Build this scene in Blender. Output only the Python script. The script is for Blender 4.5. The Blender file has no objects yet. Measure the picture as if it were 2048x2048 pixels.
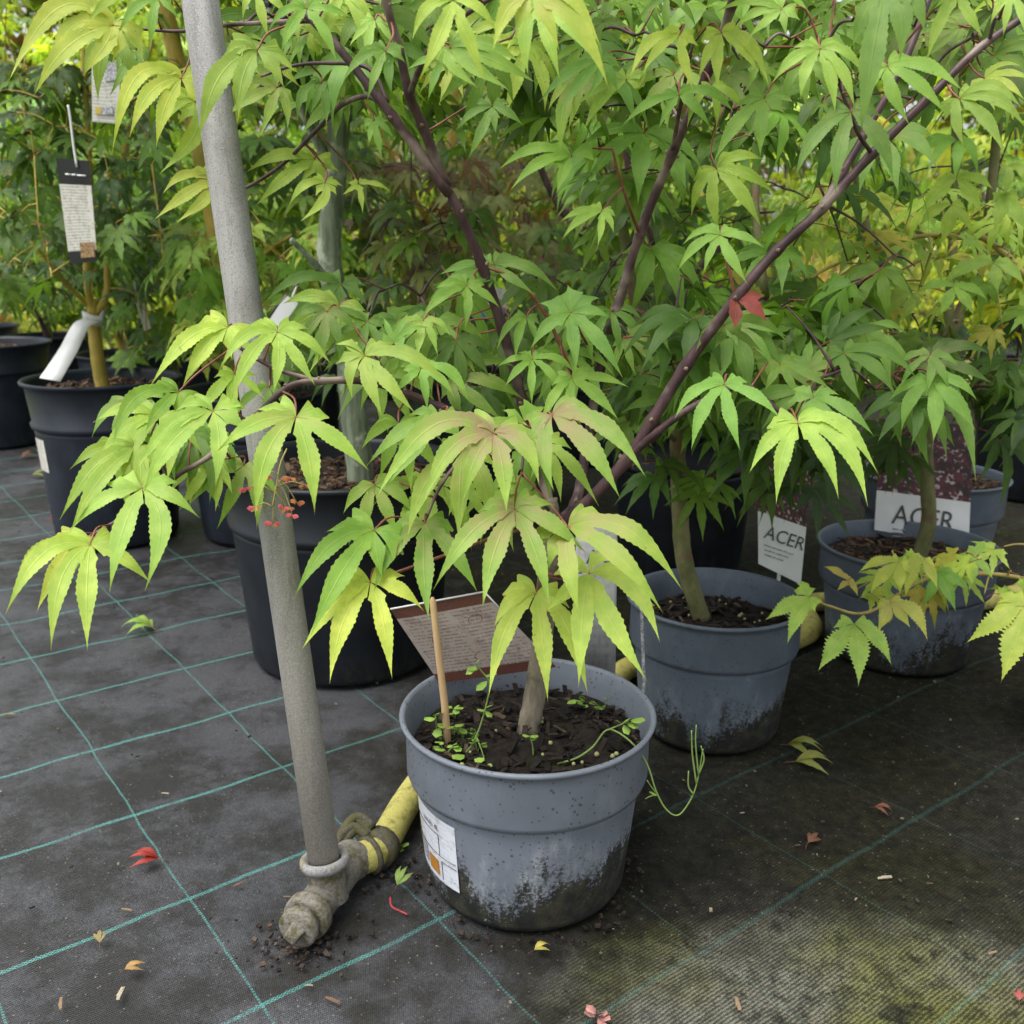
import bpy, math, random
from mathutils import Vector, Matrix, noise

# ------------------------------------------------------------------ camera, sky, sun, exposure
scene = bpy.context.scene
col = scene.collection
R = math.radians
CAM_H = 0.70012
PITCH = math.atan2(.267163, .9636434)
ROLL = R(.233)
CP, SP, FPX = math.cos(PITCH), math.sin(PITCH), 1935.0

cd = bpy.data.cameras.new('camera'); cam = bpy.data.objects.new('camera', cd); col.objects.link(cam)
cd.sensor_width = 36; cd.lens = 36 * FPX / 2048; cd.clip_end = 500; cd.clip_start = .02
cam.location = (0, 0, CAM_H)
cam.rotation_euler = (Matrix.Rotation(math.pi/2 - PITCH, 3, 'X') @ Matrix.Rotation(ROLL, 3, 'Z')).to_euler()
cd.dof.use_dof = True; cd.dof.focus_distance = .93; cd.dof.aperture_fstop = 9.5
scene.camera = cam

SUN_EL, SUN_AZ = 68, 235      # overcast: soft light from high behind-left of the camera
w = bpy.data.worlds.new('World'); scene.world = w; w.use_nodes = True
nt = w.node_tree; nt.nodes.clear()
sky = nt.nodes.new('ShaderNodeTexSky'); sky.sky_type = 'NISHITA'; sky.sun_disc = False
sky.sun_elevation = R(SUN_EL); sky.sun_rotation = R(SUN_AZ); sky.air_density = 1.0; sky.dust_density = 4.0; sky.ozone_density = 1.0
hs = nt.nodes.new('ShaderNodeHueSaturation'); hs.inputs['Saturation'].default_value = .26
bg = nt.nodes.new('ShaderNodeBackground'); bg.inputs['Strength'].default_value = .085
ow = nt.nodes.new('ShaderNodeOutputWorld')
nt.links.new(sky.outputs[0], hs.inputs['Color']); nt.links.new(hs.outputs[0], bg.inputs[0]); nt.links.new(bg.outputs[0], ow.inputs[0])
sl = bpy.data.lights.new('sun', 'SUN'); sl.energy = 1.5; sl.angle = R(50); sl.color = (1, .96, .9)
so = bpy.data.objects.new('sun', sl); col.objects.link(so)
sd = Vector((math.sin(R(SUN_AZ)) * math.cos(R(SUN_EL)), math.cos(R(SUN_AZ)) * math.cos(R(SUN_EL)), math.sin(R(SUN_EL))))
so.rotation_euler = sd.to_track_quat('Z', 'Y').to_euler()
vs = scene.view_settings; vs.view_transform = 'Standard'; vs.look = 'None'; vs.exposure = 1.68; vs.gamma = 1; vs.use_curve_mapping = False

scene.cycles.max_bounces = 7; scene.cycles.diffuse_bounces = 3; scene.cycles.transmission_bounces = 4; scene.cycles.glossy_bounces = 2
rng = random.Random(11)
U = rng.uniform

# ------------------------------------------------------------------ pixel helpers (photo measured at 1932 px wide)
def ray(vx, vy):
    x = (vx*1.06 - 1024)/FPX; y = (vy*1.06 - 1024)/FPX
    c, s = math.cos(ROLL), math.sin(ROLL); x, y = c*x - s*y, s*x + c*y
    return Vector((x, CP - y*SP, -SP - y*CP))
def aty(vx, vy, Y):
    d = ray(vx, vy); return Vector((0, 0, CAM_H)) + d*(Y/d.y)
def atz(vx, vy, z=0.0):
    d = ray(vx, vy); return Vector((0, 0, CAM_H)) + d*((z - CAM_H)/d.z)
def onplane(vx, vy, p, n):
    d = ray(vx, vy); o = Vector((0, 0, CAM_H)); return o + d*((p - o).dot(n)/d.dot(n))

# ------------------------------------------------------------------ object helpers
def tag(o, label=None, cat=None, group=None, kind=None):
    if label: o['label'] = label
    if cat: o['category'] = cat
    if group: o['group'] = group
    if kind: o['kind'] = kind
    return o
def empty(name, loc):
    o = bpy.data.objects.new(name, None); o.location = loc; o.empty_display_size = .02; col.objects.link(o); return o
def mesh(name, v, f, mats, uv=None, smooth=True, midx=None, colr=None):
    m = bpy.data.meshes.new(name); m.from_pydata([tuple(p) for p in v], [], f); 
    for a in (mats if isinstance(mats, (list, tuple)) else [mats]): m.materials.append(a)
    if uv:
        l = m.uv_layers.new(name='UVMap'); flat = [0.0]*(2*len(m.loops)); vi = [0]*len(m.loops)
        m.loops.foreach_get('vertex_index', vi)
        for i, k in enumerate(vi): flat[2*i], flat[2*i+1] = uv[k]
        l.data.foreach_set('uv', flat)
    if midx: m.polygons.foreach_set('material_index', midx)
    if smooth: m.polygons.foreach_set('use_smooth', [True]*len(m.polygons))
    if colr:
        a = m.color_attributes.new('tint', 'FLOAT_COLOR', 'POINT'); a.data.foreach_set('color', [c for q in colr for c in q])
    m.update(); return m
def obj(name, me, parent=None, loc=None):
    o = bpy.data.objects.new(name, me); col.objects.link(o)
    if parent: o.parent = parent
    if loc is not None: o.location = loc
    return o
class MB:
    def __init__(s): s.v = []; s.f = []; s.m = []; s.uv = []; s.c = []
    def add(s, v, f, mi=0, uv=None, c=None):
        b = len(s.v); s.v += [Vector(p) for p in v]; s.f += [tuple(i+b for i in q) for q in f]; s.m += [mi]*len(f)
        s.uv += uv if uv else [(0, 0)]*len(v)
        s.c += [c if c else (1, 1, 1, 1)]*len(v)
    def build(s, name, mats, parent=None, off=None, smooth=True, uv=False, colr=False):
        v = s.v if off is None else [p - off for p in s.v]
        return obj(name, mesh(name, v, s.f, mats, s.uv if uv else None, smooth, s.m, s.c if colr else None), parent)
def frame(t, ref=None):
    t = t.normalized(); a = ref if ref is not None else (Vector((0, 0, 1)) if abs(t.z) < .9 else Vector((1, 0, 0)))
    x = t.cross(a)
    if x.length < 1e-6: x = t.orthogonal()
    x.normalize(); return x, x.cross(t).normalized()
def tube(mb, pts, rad, n=8, mi=0, cap=True, knob=None, c=None):
    pts = [Vector(p) for p in pts]; V = []; F = []; L = len(pts); X = None; UV = []
    for i, p in enumerate(pts):
        t = (pts[min(i+1, L-1)] - pts[max(i-1, 0)])
        if t.length < 1e-9: t = Vector((0, 0, 1))
        t.normalize()
        if X is None: X, Y = frame(t)
        else:
            X = (X - t*X.dot(t)); X.normalize(); Y = X.cross(t)
        r = rad[i] if isinstance(rad, (list, tuple)) else rad
        for k in range(n):
            a = 2*math.pi*k/n; V.append(p + X*(r*math.cos(a)) + Y*(r*math.sin(a))); UV.append((k/n, i/max(L-1, 1)))
    for i in range(L-1):
        for k in range(n):
            F.append((i*n+k, i*n+(k+1) % n, (i+1)*n+(k+1) % n, (i+1)*n+k))
    if cap: F.append(tuple(range(n-1, -1, -1))); F.append(tuple((L-1)*n+k for k in range(n)))
    mb.add(V, F, mi, UV, c)
def spline(pts, sub=6):
    pts = [Vector(p) for p in pts]; out = []
    if len(pts) < 3:
        return [pts[0].lerp(pts[-1], i/sub) for i in range(sub+1)]
    P = [pts[0]*2 - pts[1]] + pts + [pts[-1]*2 - pts[-2]]
    for i in range(1, len(P)-2):
        a, b, c, d = P[i-1:i+3]
        for k in range(sub):
            t = k/sub
            out.append(.5*((2*b) + (c-a)*t + (2*a-5*b+4*c-d)*t*t + (-a+3*b-3*c+d)*t*t*t))
    out.append(pts[-1]); return out
def lathe(mb, prof, n=64, mi=0, c0=Vector((0, 0, 0)), M=None, closed=False):
    V = []; F = []; UV = []
    for i, (r, z) in enumerate(prof):
        for k in range(n):
            a = 2*math.pi*k/n; p = Vector((r*math.cos(a), r*math.sin(a), z))
            if M: p = M @ p
            V.append(p + c0); UV.append((k/n, i/len(prof)))
    for i in range(len(prof)-1):
        for k in range(n): F.append((i*n+k, i*n+(k+1) % n, (i+1)*n+(k+1) % n, (i+1)*n+k))
    mb.add(V, F, mi, UV)
def box(mb, c, sx, sy, sz, M=None, mi=0):
    V = [Vector((x*sx/2, y*sy/2, z*sz/2)) for x in (-1, 1) for y in (-1, 1) for z in (-1, 1)]
    if M: V = [M @ p for p in V]
    V = [p + Vector(c) for p in V]
    mb.add(V, [(0, 1, 3, 2), (4, 6, 7, 5), (0, 4, 5, 1), (2, 3, 7, 6), (0, 2, 6, 4), (1, 5, 7, 3)], mi)
def rot3(r=rng): return Matrix.Rotation(r.uniform(0, 6.28), 3, 'Z') @ Matrix.Rotation(r.uniform(-.5, .5), 3, 'X') @ Matrix.Rotation(r.uniform(-.5, .5), 3, 'Y')

# ------------------------------------------------------------------ materials
class NT:
    def __init__(s, name):
        s.mat = bpy.data.materials.new(name); s.mat.use_nodes = True; s.t = s.mat.node_tree; s.t.nodes.clear()
        s.out = s.n('OutputMaterial')
    def n(s, typ, **kw):
        d = s.t.nodes.new('ShaderNode'+typ)
        for k, v in kw.items():
            if hasattr(d, k): setattr(d, k, v)
        return d
    def set(s, sock, v):
        if hasattr(v, 'links') or isinstance(v, bpy.types.NodeSocket): s.t.links.new(v, sock)
        elif v is not None: sock.default_value = v
    def math(s, op, a, b=None, c=None):
        d = s.n('Math', operation=op); s.set(d.inputs[0], a)
        if b is not None: s.set(d.inputs[1], b)
        if c is not None: s.set(d.inputs[2], c)
        return d.outputs[0]
    def mix(s, f, a, b, mode='MIX'):
        d = s.n('Mix', data_type='RGBA', blend_type=mode); s.set(d.inputs['Factor'], f); s.set(d.inputs[6], a); s.set(d.inputs[7], b); return d.outputs[2]
    def noise(s, vec=None, scale=5, detail=4, rough=.55, dist=0):
        d = s.n('TexNoise'); s.set(d.inputs['Scale'], scale); d.inputs['Detail'].default_value = detail; d.inputs['Roughness'].default_value = rough; d.inputs['Distortion'].default_value = dist
        if vec is not None: s.set(d.inputs['Vector'], vec)
        return d.outputs[0]
    def voro(s, vec=None, scale=5, feature='F1'):
        d = s.n('TexVoronoi', feature=feature); s.set(d.inputs['Scale'], scale)
        if vec is not None: s.set(d.inputs['Vector'], vec)
        return d.outputs[0]
    def ramp(s, f, lo, hi):   # smooth 0..1 between lo and hi
        d = s.n('MapRange', interpolation_type='SMOOTHSTEP'); s.set(d.inputs[0], f); d.inputs[1].default_value = lo; d.inputs[2].default_value = hi; return d.outputs[0]
    def bump(s, h, strength=.3, dist=.002):
        d = s.n('Bump'); d.inputs['Strength'].default_value = strength; d.inputs['Distance'].default_value = dist; s.set(d.inputs['Height'], h); return d.outputs[0]
    def pbr(s, base, rough=.6, normal=None, spec=.5, metal=0.0):
        d = s.n('BsdfPrincipled'); s.set(d.inputs['Base Color'], base); s.set(d.inputs['Roughness'], rough); s.set(d.inputs['Specular IOR Level'], spec); s.set(d.inputs['Metallic'], metal)
        if normal is not None: s.set(d.inputs['Normal'], normal)
        return d.outputs[0]
    def done(s, sh): s.t.links.new(sh, s.out.inputs[0]); return s.mat
    def objco(s): return s.n('TexCoord').outputs['Object']
    def geo(s): return s.n('NewGeometry').outputs['Position']
def rgb(r, g, b): return (r, g, b, 1)
def hexc(h):
    c = [int(h[i:i+2], 16)/255 for i in (0, 2, 4)]; return tuple([(x/12.92 if x < .04045 else ((x+.055)/1.055)**2.4) for x in c] + [1])

def leaf_mat(name, attr, relief=True):
    t = NT(name)
    if attr:
        a = t.n('Attribute', attribute_name='tint'); oi = t.n('ObjectInfo'); c = t.mix(1.0, a.outputs['Color'], oi.outputs['Color'], 'MULTIPLY')
        p = t.pbr(c, .5, None, .3); tr = t.n('BsdfTranslucent'); t.set(tr.inputs[0], t.mix(1.0, c, rgb(1.35, 1.25, .45), 'MULTIPLY'))
        ms = t.n('MixShader'); ms.inputs[0].default_value = .44; t.t.links.new(p, ms.inputs[1]); t.t.links.new(tr.outputs[0], ms.inputs[2]); return t.done(ms.outputs[0])
    if attr:
        a = t.n('Attribute', attribute_name='tint'); base = a.outputs['Color']; flush = 0.0
        oi = t.n('ObjectInfo'); base = t.mix(1.0, base, oi.outputs['Color'], 'MULTIPLY')
    else:
        oi = t.n('ObjectInfo'); base = oi.outputs['Color']; flush = t.math('SUBTRACT', 1.0, oi.outputs['Alpha'])
    uv = t.n('TexCoord').outputs['UV']; sp = t.n('SeparateXYZ'); t.set(sp.inputs[0], uv)
    ux, vy = sp.outputs[0], sp.outputs[1]
    pos = t.geo()
    n1 = t.noise(pos, 60, 3); n2 = t.noise(pos, 420, 3, .6)
    a1 = t.math('ABSOLUTE', t.math('SUBTRACT', ux, .5))
    # herringbone side veins
    hv = t.math('SINE', t.math('MULTIPLY', t.math('SUBTRACT', t.math('MULTIPLY', vy, 16.0), t.math('MULTIPLY', a1, 9.0)), 6.283))
    hv = t.ramp(hv, .80, 1.0)
    mid = t.math('SUBTRACT', 1.0, t.ramp(a1, .012, .05))
    c = t.mix(t.ramp(n1, .3, .75), t.mix(1.0, base, rgb(.80, .86, .72), 'MULTIPLY'), t.mix(1.0, base, rgb(1.14, 1.08, 1.05), 'MULTIPLY'))
    c = t.mix(t.math('MULTIPLY', t.ramp(n2, .5, .8), .25), c, t.mix(1.0, c, rgb(.7, .8, .6), 'MULTIPLY'))
    if not attr:
        fl = t.math('MULTIPLY', flush, t.math('MULTIPLY', t.math('SUBTRACT', 1.0, t.ramp(vy, .15, .75)), t.ramp(n1, .25, .6)))
        c = t.mix(fl, c, rgb(.33, .245, .135))
        pk = t.math('SUBTRACT', 1.0, t.ramp(vy, .0, .035))
        c = t.mix(t.math('MULTIPLY', pk, .6), c, rgb(.5, .16, .1))
    tipm = t.math('MULTIPLY', t.ramp(vy, .95, 1.0), t.ramp(t.noise(pos, 25, 1), .42, .55))
    c = t.mix(t.math('MULTIPLY', tipm, .7), c, rgb(.55, .27, .16))
    vein = t.mix(1.0, t.mix(1.0, c, rgb(1.15, 1.12, 1.2), 'MULTIPLY'), rgb(.035, .03, .012), 'ADD')
    c = t.mix(t.math('MULTIPLY', mid, .6), c, vein)
    c = t.mix(t.math('MULTIPLY', hv, .22), c, vein)
    spots = t.math('MULTIPLY', t.ramp(t.noise(pos, 170, 2), .71, .76), .55)
    c = t.mix(spots, c, rgb(.20, .13, .04))
    h = t.math('ADD', t.math('MULTIPLY', mid, -.8), t.math('ADD', t.math('MULTIPLY', hv, -.35), t.math('MULTIPLY', n2, .5)))
    nb = t.bump(h, .35, .0012) if relief else None
    p = t.pbr(c, t.math('ADD', .40, t.math('MULTIPLY', n2, .22)), nb, .36)
    tr = t.n('BsdfTranslucent'); t.set(tr.inputs[0], t.mix(1.0, c, rgb(1.35, 1.25, .45), 'MULTIPLY'))
    if relief: t.set(tr.inputs['Normal'], nb)
    ms = t.n('MixShader'); ms.inputs[0].default_value = .44; t.t.links.new(p, ms.inputs[1]); t.t.links.new(tr.outputs[0], ms.inputs[2])
    return t.done(ms.outputs[0])
LEAF = leaf_mat('leaf_blade', False); LEAFS = leaf_mat('leaf_blade_plain', False, False); LEAFA = leaf_mat('foliage_blade', True)

def bark_mat(name, c1, c2, c3=None, sc=60, stretch=.15, rough=.65, bump=.5):
    t = NT(name); o = t.objco(); mp = t.n('Mapping'); t.set(mp.inputs[0], o); mp.inputs['Scale'].default_value = (1, 1, stretch)
    n = t.noise(mp.outputs[0], sc, 6, .65); n2 = t.noise(o, sc*.35, 3); n3 = t.noise(mp.outputs[0], sc*5, 4, .7)
    c = t.mix(t.ramp(n, .35, .68), c1, c2)
    if c3: c = t.mix(t.ramp(n2, .52, .68), c, c3)
    c = t.mix(t.math('MULTIPLY', t.ramp(n3, .55, .75), .5), c, t.mix(1.0, c, rgb(1.7, 1.7, 1.7), 'MULTIPLY'))
    return t.done(t.pbr(c, rough, t.bump(t.math('ADD', n, t.math('MULTIPLY', n3, .6)), bump, .002), .35))
M_BRANCH = bark_mat('maple_twig_bark', hexc('38262c'), hexc('563f44'), hexc('7d6e69'), 55, .3, .5, .35)
M_TRUNK = bark_mat('maple_trunk_bark', hexc('6d6558'), hexc('948a78'), hexc('54503f'), 70, .4, .75, .8)
M_TRUNKG = bark_mat('grey_green_bark', hexc('56604c'), hexc('7f8a76'), hexc('9aa08f'), 90, .08, .7, .5)
M_TRUNKO = bark_mat('olive_bark', hexc('5b5f38'), hexc('7d7b55'), hexc('6d4f45'), 40, .5, .7, .5)
M_TRUNKY = bark_mat('yellow_bark', hexc('a08b3a'), hexc('bda555'), hexc('8c8433'), 25, .2, .6, .3)
M_PET = bark_mat('red_petiole', hexc('63382f'), hexc('8a5747'), None, 40, 1, .5, .1)
M_PETG = bark_mat('pale_green_petiole', hexc('8a7a45'), hexc('a59a5a'), None, 40, 1, .5, .1)
M_NODE = bark_mat('bud_scar', hexc('66544a'), hexc('a08b76'), None, 300, 1, .8, .5)

def pot_mat(name, c1, c2, dirt, dlev, spk=.6):
    t = NT(name); o = t.objco(); sp = t.n('SeparateXYZ'); t.set(sp.inputs[0], o); z = sp.outputs[2]
    mp = t.n('Mapping'); t.set(mp.inputs[0], o); mp.inputs['Scale'].default_value = (1, 1, .35)
    n = t.noise(o, 14, 5); sk = t.noise(mp.outputs[0], 40, 5, .7); fine = t.noise(o, 260, 4, .7)
    c = t.mix(t.ramp(n, .3, .7), c1, c2)
    chalk = t.math('MULTIPLY', t.ramp(sk, .5, .72), .28); c = t.mix(chalk, c, t.mix(1.0, c, rgb(1.6, 1.6, 1.55), 'MULTIPLY'))
    # soil splash specks
    v = t.n('TexVoronoi'); t.set(v.inputs['Vector'], o); v.inputs['Scale'].default_value = 150; v.inputs['Randomness'].default_value = 1
    sz = t.math('MULTIPLY', t.noise(o, 35, 2), .50)
    c = t.mix(t.math('MULTIPLY', t.math('LESS_THAN', v.outputs[0], t.math('SUBTRACT', sz, .07)), spk), c, rgb(.03, .03, .028))
    # algae and dried mud creeping up from the foot
    lev = t.math('ADD', t.math('MULTIPLY', z, -1.0), t.math('ADD', dlev, t.math('ADD', t.math('MULTIPLY', t.math('SUBTRACT', t.noise(o, 9, 3), .5), .24), t.math('MULTIPLY', t.math('SUBTRACT', t.noise(mp.outputs[0], 60, 5, .75), .5), .14))))
    halo = t.math('MULTIPLY', t.ramp(lev, -.05, .02), t.math('MULTIPLY', t.ramp(sk, .42, .66), .75))
    c = t.mix(halo, c, t.mix(1.0, c, rgb(1.9, 1.85, 1.7), 'MULTIPLY'))
    dm = t.math('MULTIPLY', t.ramp(lev, -.018, .035), t.ramp(t.math('ADD', fine, t.math('MULTIPLY', t.ramp(lev, 0, .08), .26)), .46, .60))
    dm = t.math('MAXIMUM', dm, t.math('MULTIPLY', t.ramp(t.math('ADD', lev, t.math('MULTIPLY', t.math('SUBTRACT', fine, .5), .05)), .022, .05), .93))
    dcol = t.mix(t.ramp(t.noise(o, 50, 4), .4, .65), rgb(.014, .014, .010), t.mix(t.ramp(fine, .4, .7), rgb(.030, .032, .014), rgb(.058, .046, .032)))
    c = t.mix(t.math('MULTIPLY', dm, dirt), c, dcol)
    r = t.math('ADD', .42, t.math('MULTIPLY', dm, .45))
    return t.done(t.pbr(c, r, t.bump(t.math('ADD', t.math('MULTIPLY', fine, .25), t.math('MULTIPLY', dm, fine)), .3, .0015), .25))
M_POT = pot_mat('grey_pot_plastic', hexc('6c737d'), hexc('797f8a'), .95, .078)
M_POT2 = pot_mat('slate_pot_plastic', hexc('535c68'), hexc('5f6875'), .95, .075, .4)
M_POTB = pot_mat('black_pot_plastic', hexc('14171c'), hexc('1c2027'), .5, .03, .15)
M_POTD = pot_mat('dark_pot_plastic', hexc('1d222a'), hexc('272d37'), .4, .02, .1)

def simple(name, c, rough=.6, spec=.4, nsc=30, var=.15, bump=.1):
    t = NT(name); o = t.objco(); n = t.noise(o, nsc, 4)
    cc = t.mix(t.ramp(n, .3, .7), t.mix(1.0, c, rgb(1-var, 1-var, 1-var), 'MULTIPLY'), t.mix(1.0, c, rgb(1+var, 1+var, 1+var), 'MULTIPLY'))
    return t.done(t.pbr(cc, rough, t.bump(t.noise(o, nsc*8, 3), bump, .001), spec))
def soil_mat():
    t = NT('potting_soil'); o = t.geo(); n = t.noise(o, 90, 6, .7); n2 = t.noise(o, 14, 3)
    c = t.mix(t.ramp(n, .35, .7), rgb(.008, .006, .005), rgb(.032, .023, .017)); c = t.mix(t.math('MULTIPLY', t.ramp(n2, .6, .75), .5), c, rgb(.05, .055, .015))
    return t.done(t.pbr(c, .85, t.bump(n, 1, .006), .3))
def chip_mat(name, a, b, c3, hi=.9):
    t = NT(name); g = t.n('NewGeometry'); r = g.outputs['Random Per Island']; n = t.noise(g.outputs['Position'], 250, 4)
    c = t.mix(t.ramp(r, .2, .75), a, b); c = t.mix(t.ramp(r, hi, hi+.03), c, c3); c = t.mix(t.ramp(n, .35, .7), t.mix(1.0, c, rgb(.5, .5, .5), 'MULTIPLY'), c)
    return t.done(t.pbr(c, .75, t.bump(n, .5, .002), .3))
M_SOIL = soil_mat(); M_CHIP = chip_mat('dark_bark_chips', rgb(.011, .008, .007), rgb(.040, .028, .022), rgb(.11, .075, .05)); M_CHIPL = chip_mat('brown_bark_chips', rgb(.05, .03, .02), rgb(.16, .095, .055), rgb(.33, .2, .11))
M_PERL = simple('pale_granule', rgb(.36, .36, .17), .8); M_WHITE = simple('white_label_plastic', rgb(.68, .69, .70), .45, .4, 20, .06); M_INK = simple('dark_ink', rgb(.06, .06, .06), .6); M_INKR = simple('red_ink', rgb(.3, .08, .07), .6)
M_ORANGE = simple('orange_print', rgb(.42, .19, .03), .6); M_YEL = simple('yellow_print', rgb(.5, .38, .06), .6); M_GREYP = simple('grey_print', rgb(.32, .32, .35), .6, .4, 300, .5); M_BLACKP = simple('black_label_print', rgb(.012, .013, .014), .4)
M_BAMB = bark_mat('split_bamboo', hexc('c09d75'), hexc('d9bb93'), None, 50, .05, .6, .2)
M_WEED = simple('weed_stem', rgb(.20, .30, .08), .6); M_MOSS = simple('moss_clump', rgb(.085, .14, .03), .9, .2, 120, .4, .6)
M_RED = simple('red_samara', rgb(.34, .04, .05), .5, .4, 200, .3); M_ORB = simple('dry_orange_flower', rgb(.36, .14, .05), .7, .3, 200, .3)

# ------------------------------------------------------------------ ground
def mat_cloth():
    t = NT('woven_weed_mat'); p = t.geo(); sp = t.n('SeparateXYZ'); t.set(sp.inputs[0], p); x, y = sp.outputs[0], sp.outputs[1]
    gu = (-.60237, .79821); gv = (.79740, .60345); ox, oy = -1.98690*.2, 3.22155*.2
    wob = t.math('MULTIPLY', t.math('SUBTRACT', t.noise(p, 6, 2), .5), .012); wob2 = t.math('MULTIPLY', t.math('SUBTRACT', t.noise(p, 90, 2), .5), .0022)
    dx = t.math('SUBTRACT', x, ox); dy = t.math('SUBTRACT', y, oy); wb = t.math('ADD', wob, wob2)
    u = t.math('ADD', t.math('ADD', t.math('MULTIPLY', dx, gu[0]), t.math('MULTIPLY', dy, gu[1])), wb)
    v = t.math('ADD', t.math('ADD', t.math('MULTIPLY', dx, gv[0]), t.math('MULTIPLY', dy, gv[1])), wb)
    def dline(a): # distance in metres to the nearest thread line, 0.2 m apart
        q = t.math('DIVIDE', a, .2); return t.math('MULTIPLY', t.math('ABSOLUTE', t.math('SUBTRACT', t.math('FRACT', t.math('ADD', q, 100.5)), .5)), .2)
    la = dline(u); lb = dline(v)
    def sq(a, per): return t.math('SINE', t.math('MULTIPLY', a, 6.28318/per))
    weave = t.math('MULTIPLY', sq(u, .0036), sq(v, .0021))
    ea = t.math('MULTIPLY', t.math('LESS_THAN', la, .0027), t.ramp(t.math('MULTIPLY', sq(u, .0036), sq(v, .0042)), -.55, .05))
    eb = t.math('MULTIPLY', t.math('LESS_THAN', lb, .0013), t.ramp(sq(u, .0040), -.95, -.1))
    # tufted dirt plus painted plant shade deepening rightward; left is clean enough to shine
    g1 = t.noise(p, 3.2, 5, .6); g2 = t.noise(p, 11, 8, .72); g3 = t.noise(p, 55, 6, .8)
    side = t.math('ADD', t.math('MULTIPLY', x, .62), t.math('MULTIPLY', y, .12))
    grime_shade = t.ramp(t.math('ADD', t.math('ADD', t.math('MULTIPLY', g1, .55), t.math('MULTIPLY', g2, .45)), side), .40, .70)
    grain = t.noise(p, 400, 4, .75)
    base = t.mix(t.ramp(grain, .3, .75), rgb(.020, .021, .024), rgb(.070, .072, .081))
    base = t.mix(t.ramp(t.math('ADD', t.math('ADD', t.math('MULTIPLY', g1, .40), t.math('MULTIPLY', g2, .38)), t.math('MULTIPLY', g3, .22)), .44, .57), base, t.mix(1.0, base, rgb(.30, .29, .265), 'MULTIPLY'))
    base = t.mix(t.math('MULTIPLY', t.ramp(weave, .1, .8), .35), base, t.mix(1.0, base, rgb(1.7, 1.7, 1.75), 'MULTIPLY'))
    muck_shade = t.mix(t.ramp(g3, .35, .7), rgb(.0055, .0055, .0045), rgb(.020, .019, .013))
    c = t.mix(t.math('MULTIPLY', grime_shade, .93), base, muck_shade)
    # yellow-green algae clinging to the ribs, mostly front right
    dxr = t.math('SUBTRACT', x, .34); dyr = t.math('SUBTRACT', y, .76)
    rad = t.math('ADD', t.math('MULTIPLY', t.math('MULTIPLY', dxr, dxr), 9.0), t.math('MULTIPLY', t.math('MULTIPLY', dyr, dyr), 40.0))
    rad = t.math('ADD', rad, t.math('ADD', t.math('MULTIPLY', t.math('SUBTRACT', g2, .5), 2.2), t.math('MULTIPLY', t.math('SUBTRACT', g3, .5), .9)))
    am = t.math('MULTIPLY', t.math('SUBTRACT', 1.0, t.ramp(rad, .2, 1.1)), t.ramp(t.math('ADD', t.math('MULTIPLY', g2, .6), t.math('MULTIPLY', g3, .4)), .34, .52))
    rib = t.ramp(t.math('ADD', t.math('MULTIPLY', sq(t.math('ADD', u, t.math('MULTIPLY', grain, .0016)), .0040), .34), t.math('ADD', t.math('MULTIPLY', t.math('SUBTRACT', grain, .5), 2.4), t.math('MULTIPLY', t.math('SUBTRACT', g3, .5), 2.0))), -.3, .6)
    am2 = t.math('MULTIPLY', t.ramp(t.math('ADD', g2, t.math('MULTIPLY', side, .5)), .52, .75), .12)
    alg = t.math('MULTIPLY', t.math('MAXIMUM', am, am2), t.math('ADD', .2, t.math('MULTIPLY', rib, .8)))
    c = t.mix(alg, c, t.mix(t.ramp(g1, .42, .62), rgb(.145, .145, .115), rgb(.115, .122, .036)))
    wear = t.ramp(t.math('ADD', t.math('MULTIPLY', g3, .5), t.math('MULTIPLY', g2, .5)), .36, .50)
    keep = t.math('MULTIPLY', t.math('SUBTRACT', 1.0, t.math('MULTIPLY', grime_shade, .82)), t.math('ADD', .22, t.math('MULTIPLY', wear, .66)))
    teal = t.mix(t.ramp(grain, .3, .7), rgb(.025, .13, .12), rgb(.10, .30, .275))
    c = t.mix(t.math('MULTIPLY', t.math('MAXIMUM', ea, t.math('MULTIPLY', eb, .8)), keep), c, teal)
    # grit specks
    v3 = t.n('TexVoronoi'); t.set(v3.inputs['Vector'], p); v3.inputs['Scale'].default_value = 130
    c = t.mix(t.math('MULTIPLY', t.math('LESS_THAN', v3.outputs[0], t.math('SUBTRACT', t.math('MULTIPLY', g3, .52), .15)), .7), c, t.mix(t.ramp(grain, .4, .6), rgb(.03, .026, .02), rgb(.20, .18, .15)))
    h = t.math('ADD', t.math('MULTIPLY', weave, .3), t.math('MULTIPLY', grain, .8))
    r = t.math('ADD', .46, t.math('MULTIPLY', grime_shade, .45))
    return t.done(t.pbr(c, r, t.bump(h, .45, .0016), t.math('SUBTRACT', .42, t.math('MULTIPLY', grime_shade, .34))))
M_MAT = mat_cloth()
def lawn_mat():
    t = NT('rough_lawn'); p = t.geo(); c = t.mix(t.ramp(t.noise(p, 1.5, 5), .35, .65), rgb(.16, .21, .05), rgb(.33, .35, .10)); c = t.mix(t.ramp(t.noise(p, 22, 4), .5, .7), c, rgb(.36, .33, .17))
    return t.done(t.pbr(c, .9, t.bump(t.noise(p, 60, 4), 1, .02), .2))
g = MB(); g.add([(-120, -60, -.02), (120, -60, -.02), (120, 240, -.02), (-120, 240, -.02)], [(0, 1, 2, 3)]); tag(g.build('ground', lawn_mat()), kind='structure')
g = MB(); NX, NY = 150, 150; V = []; F = []
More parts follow.
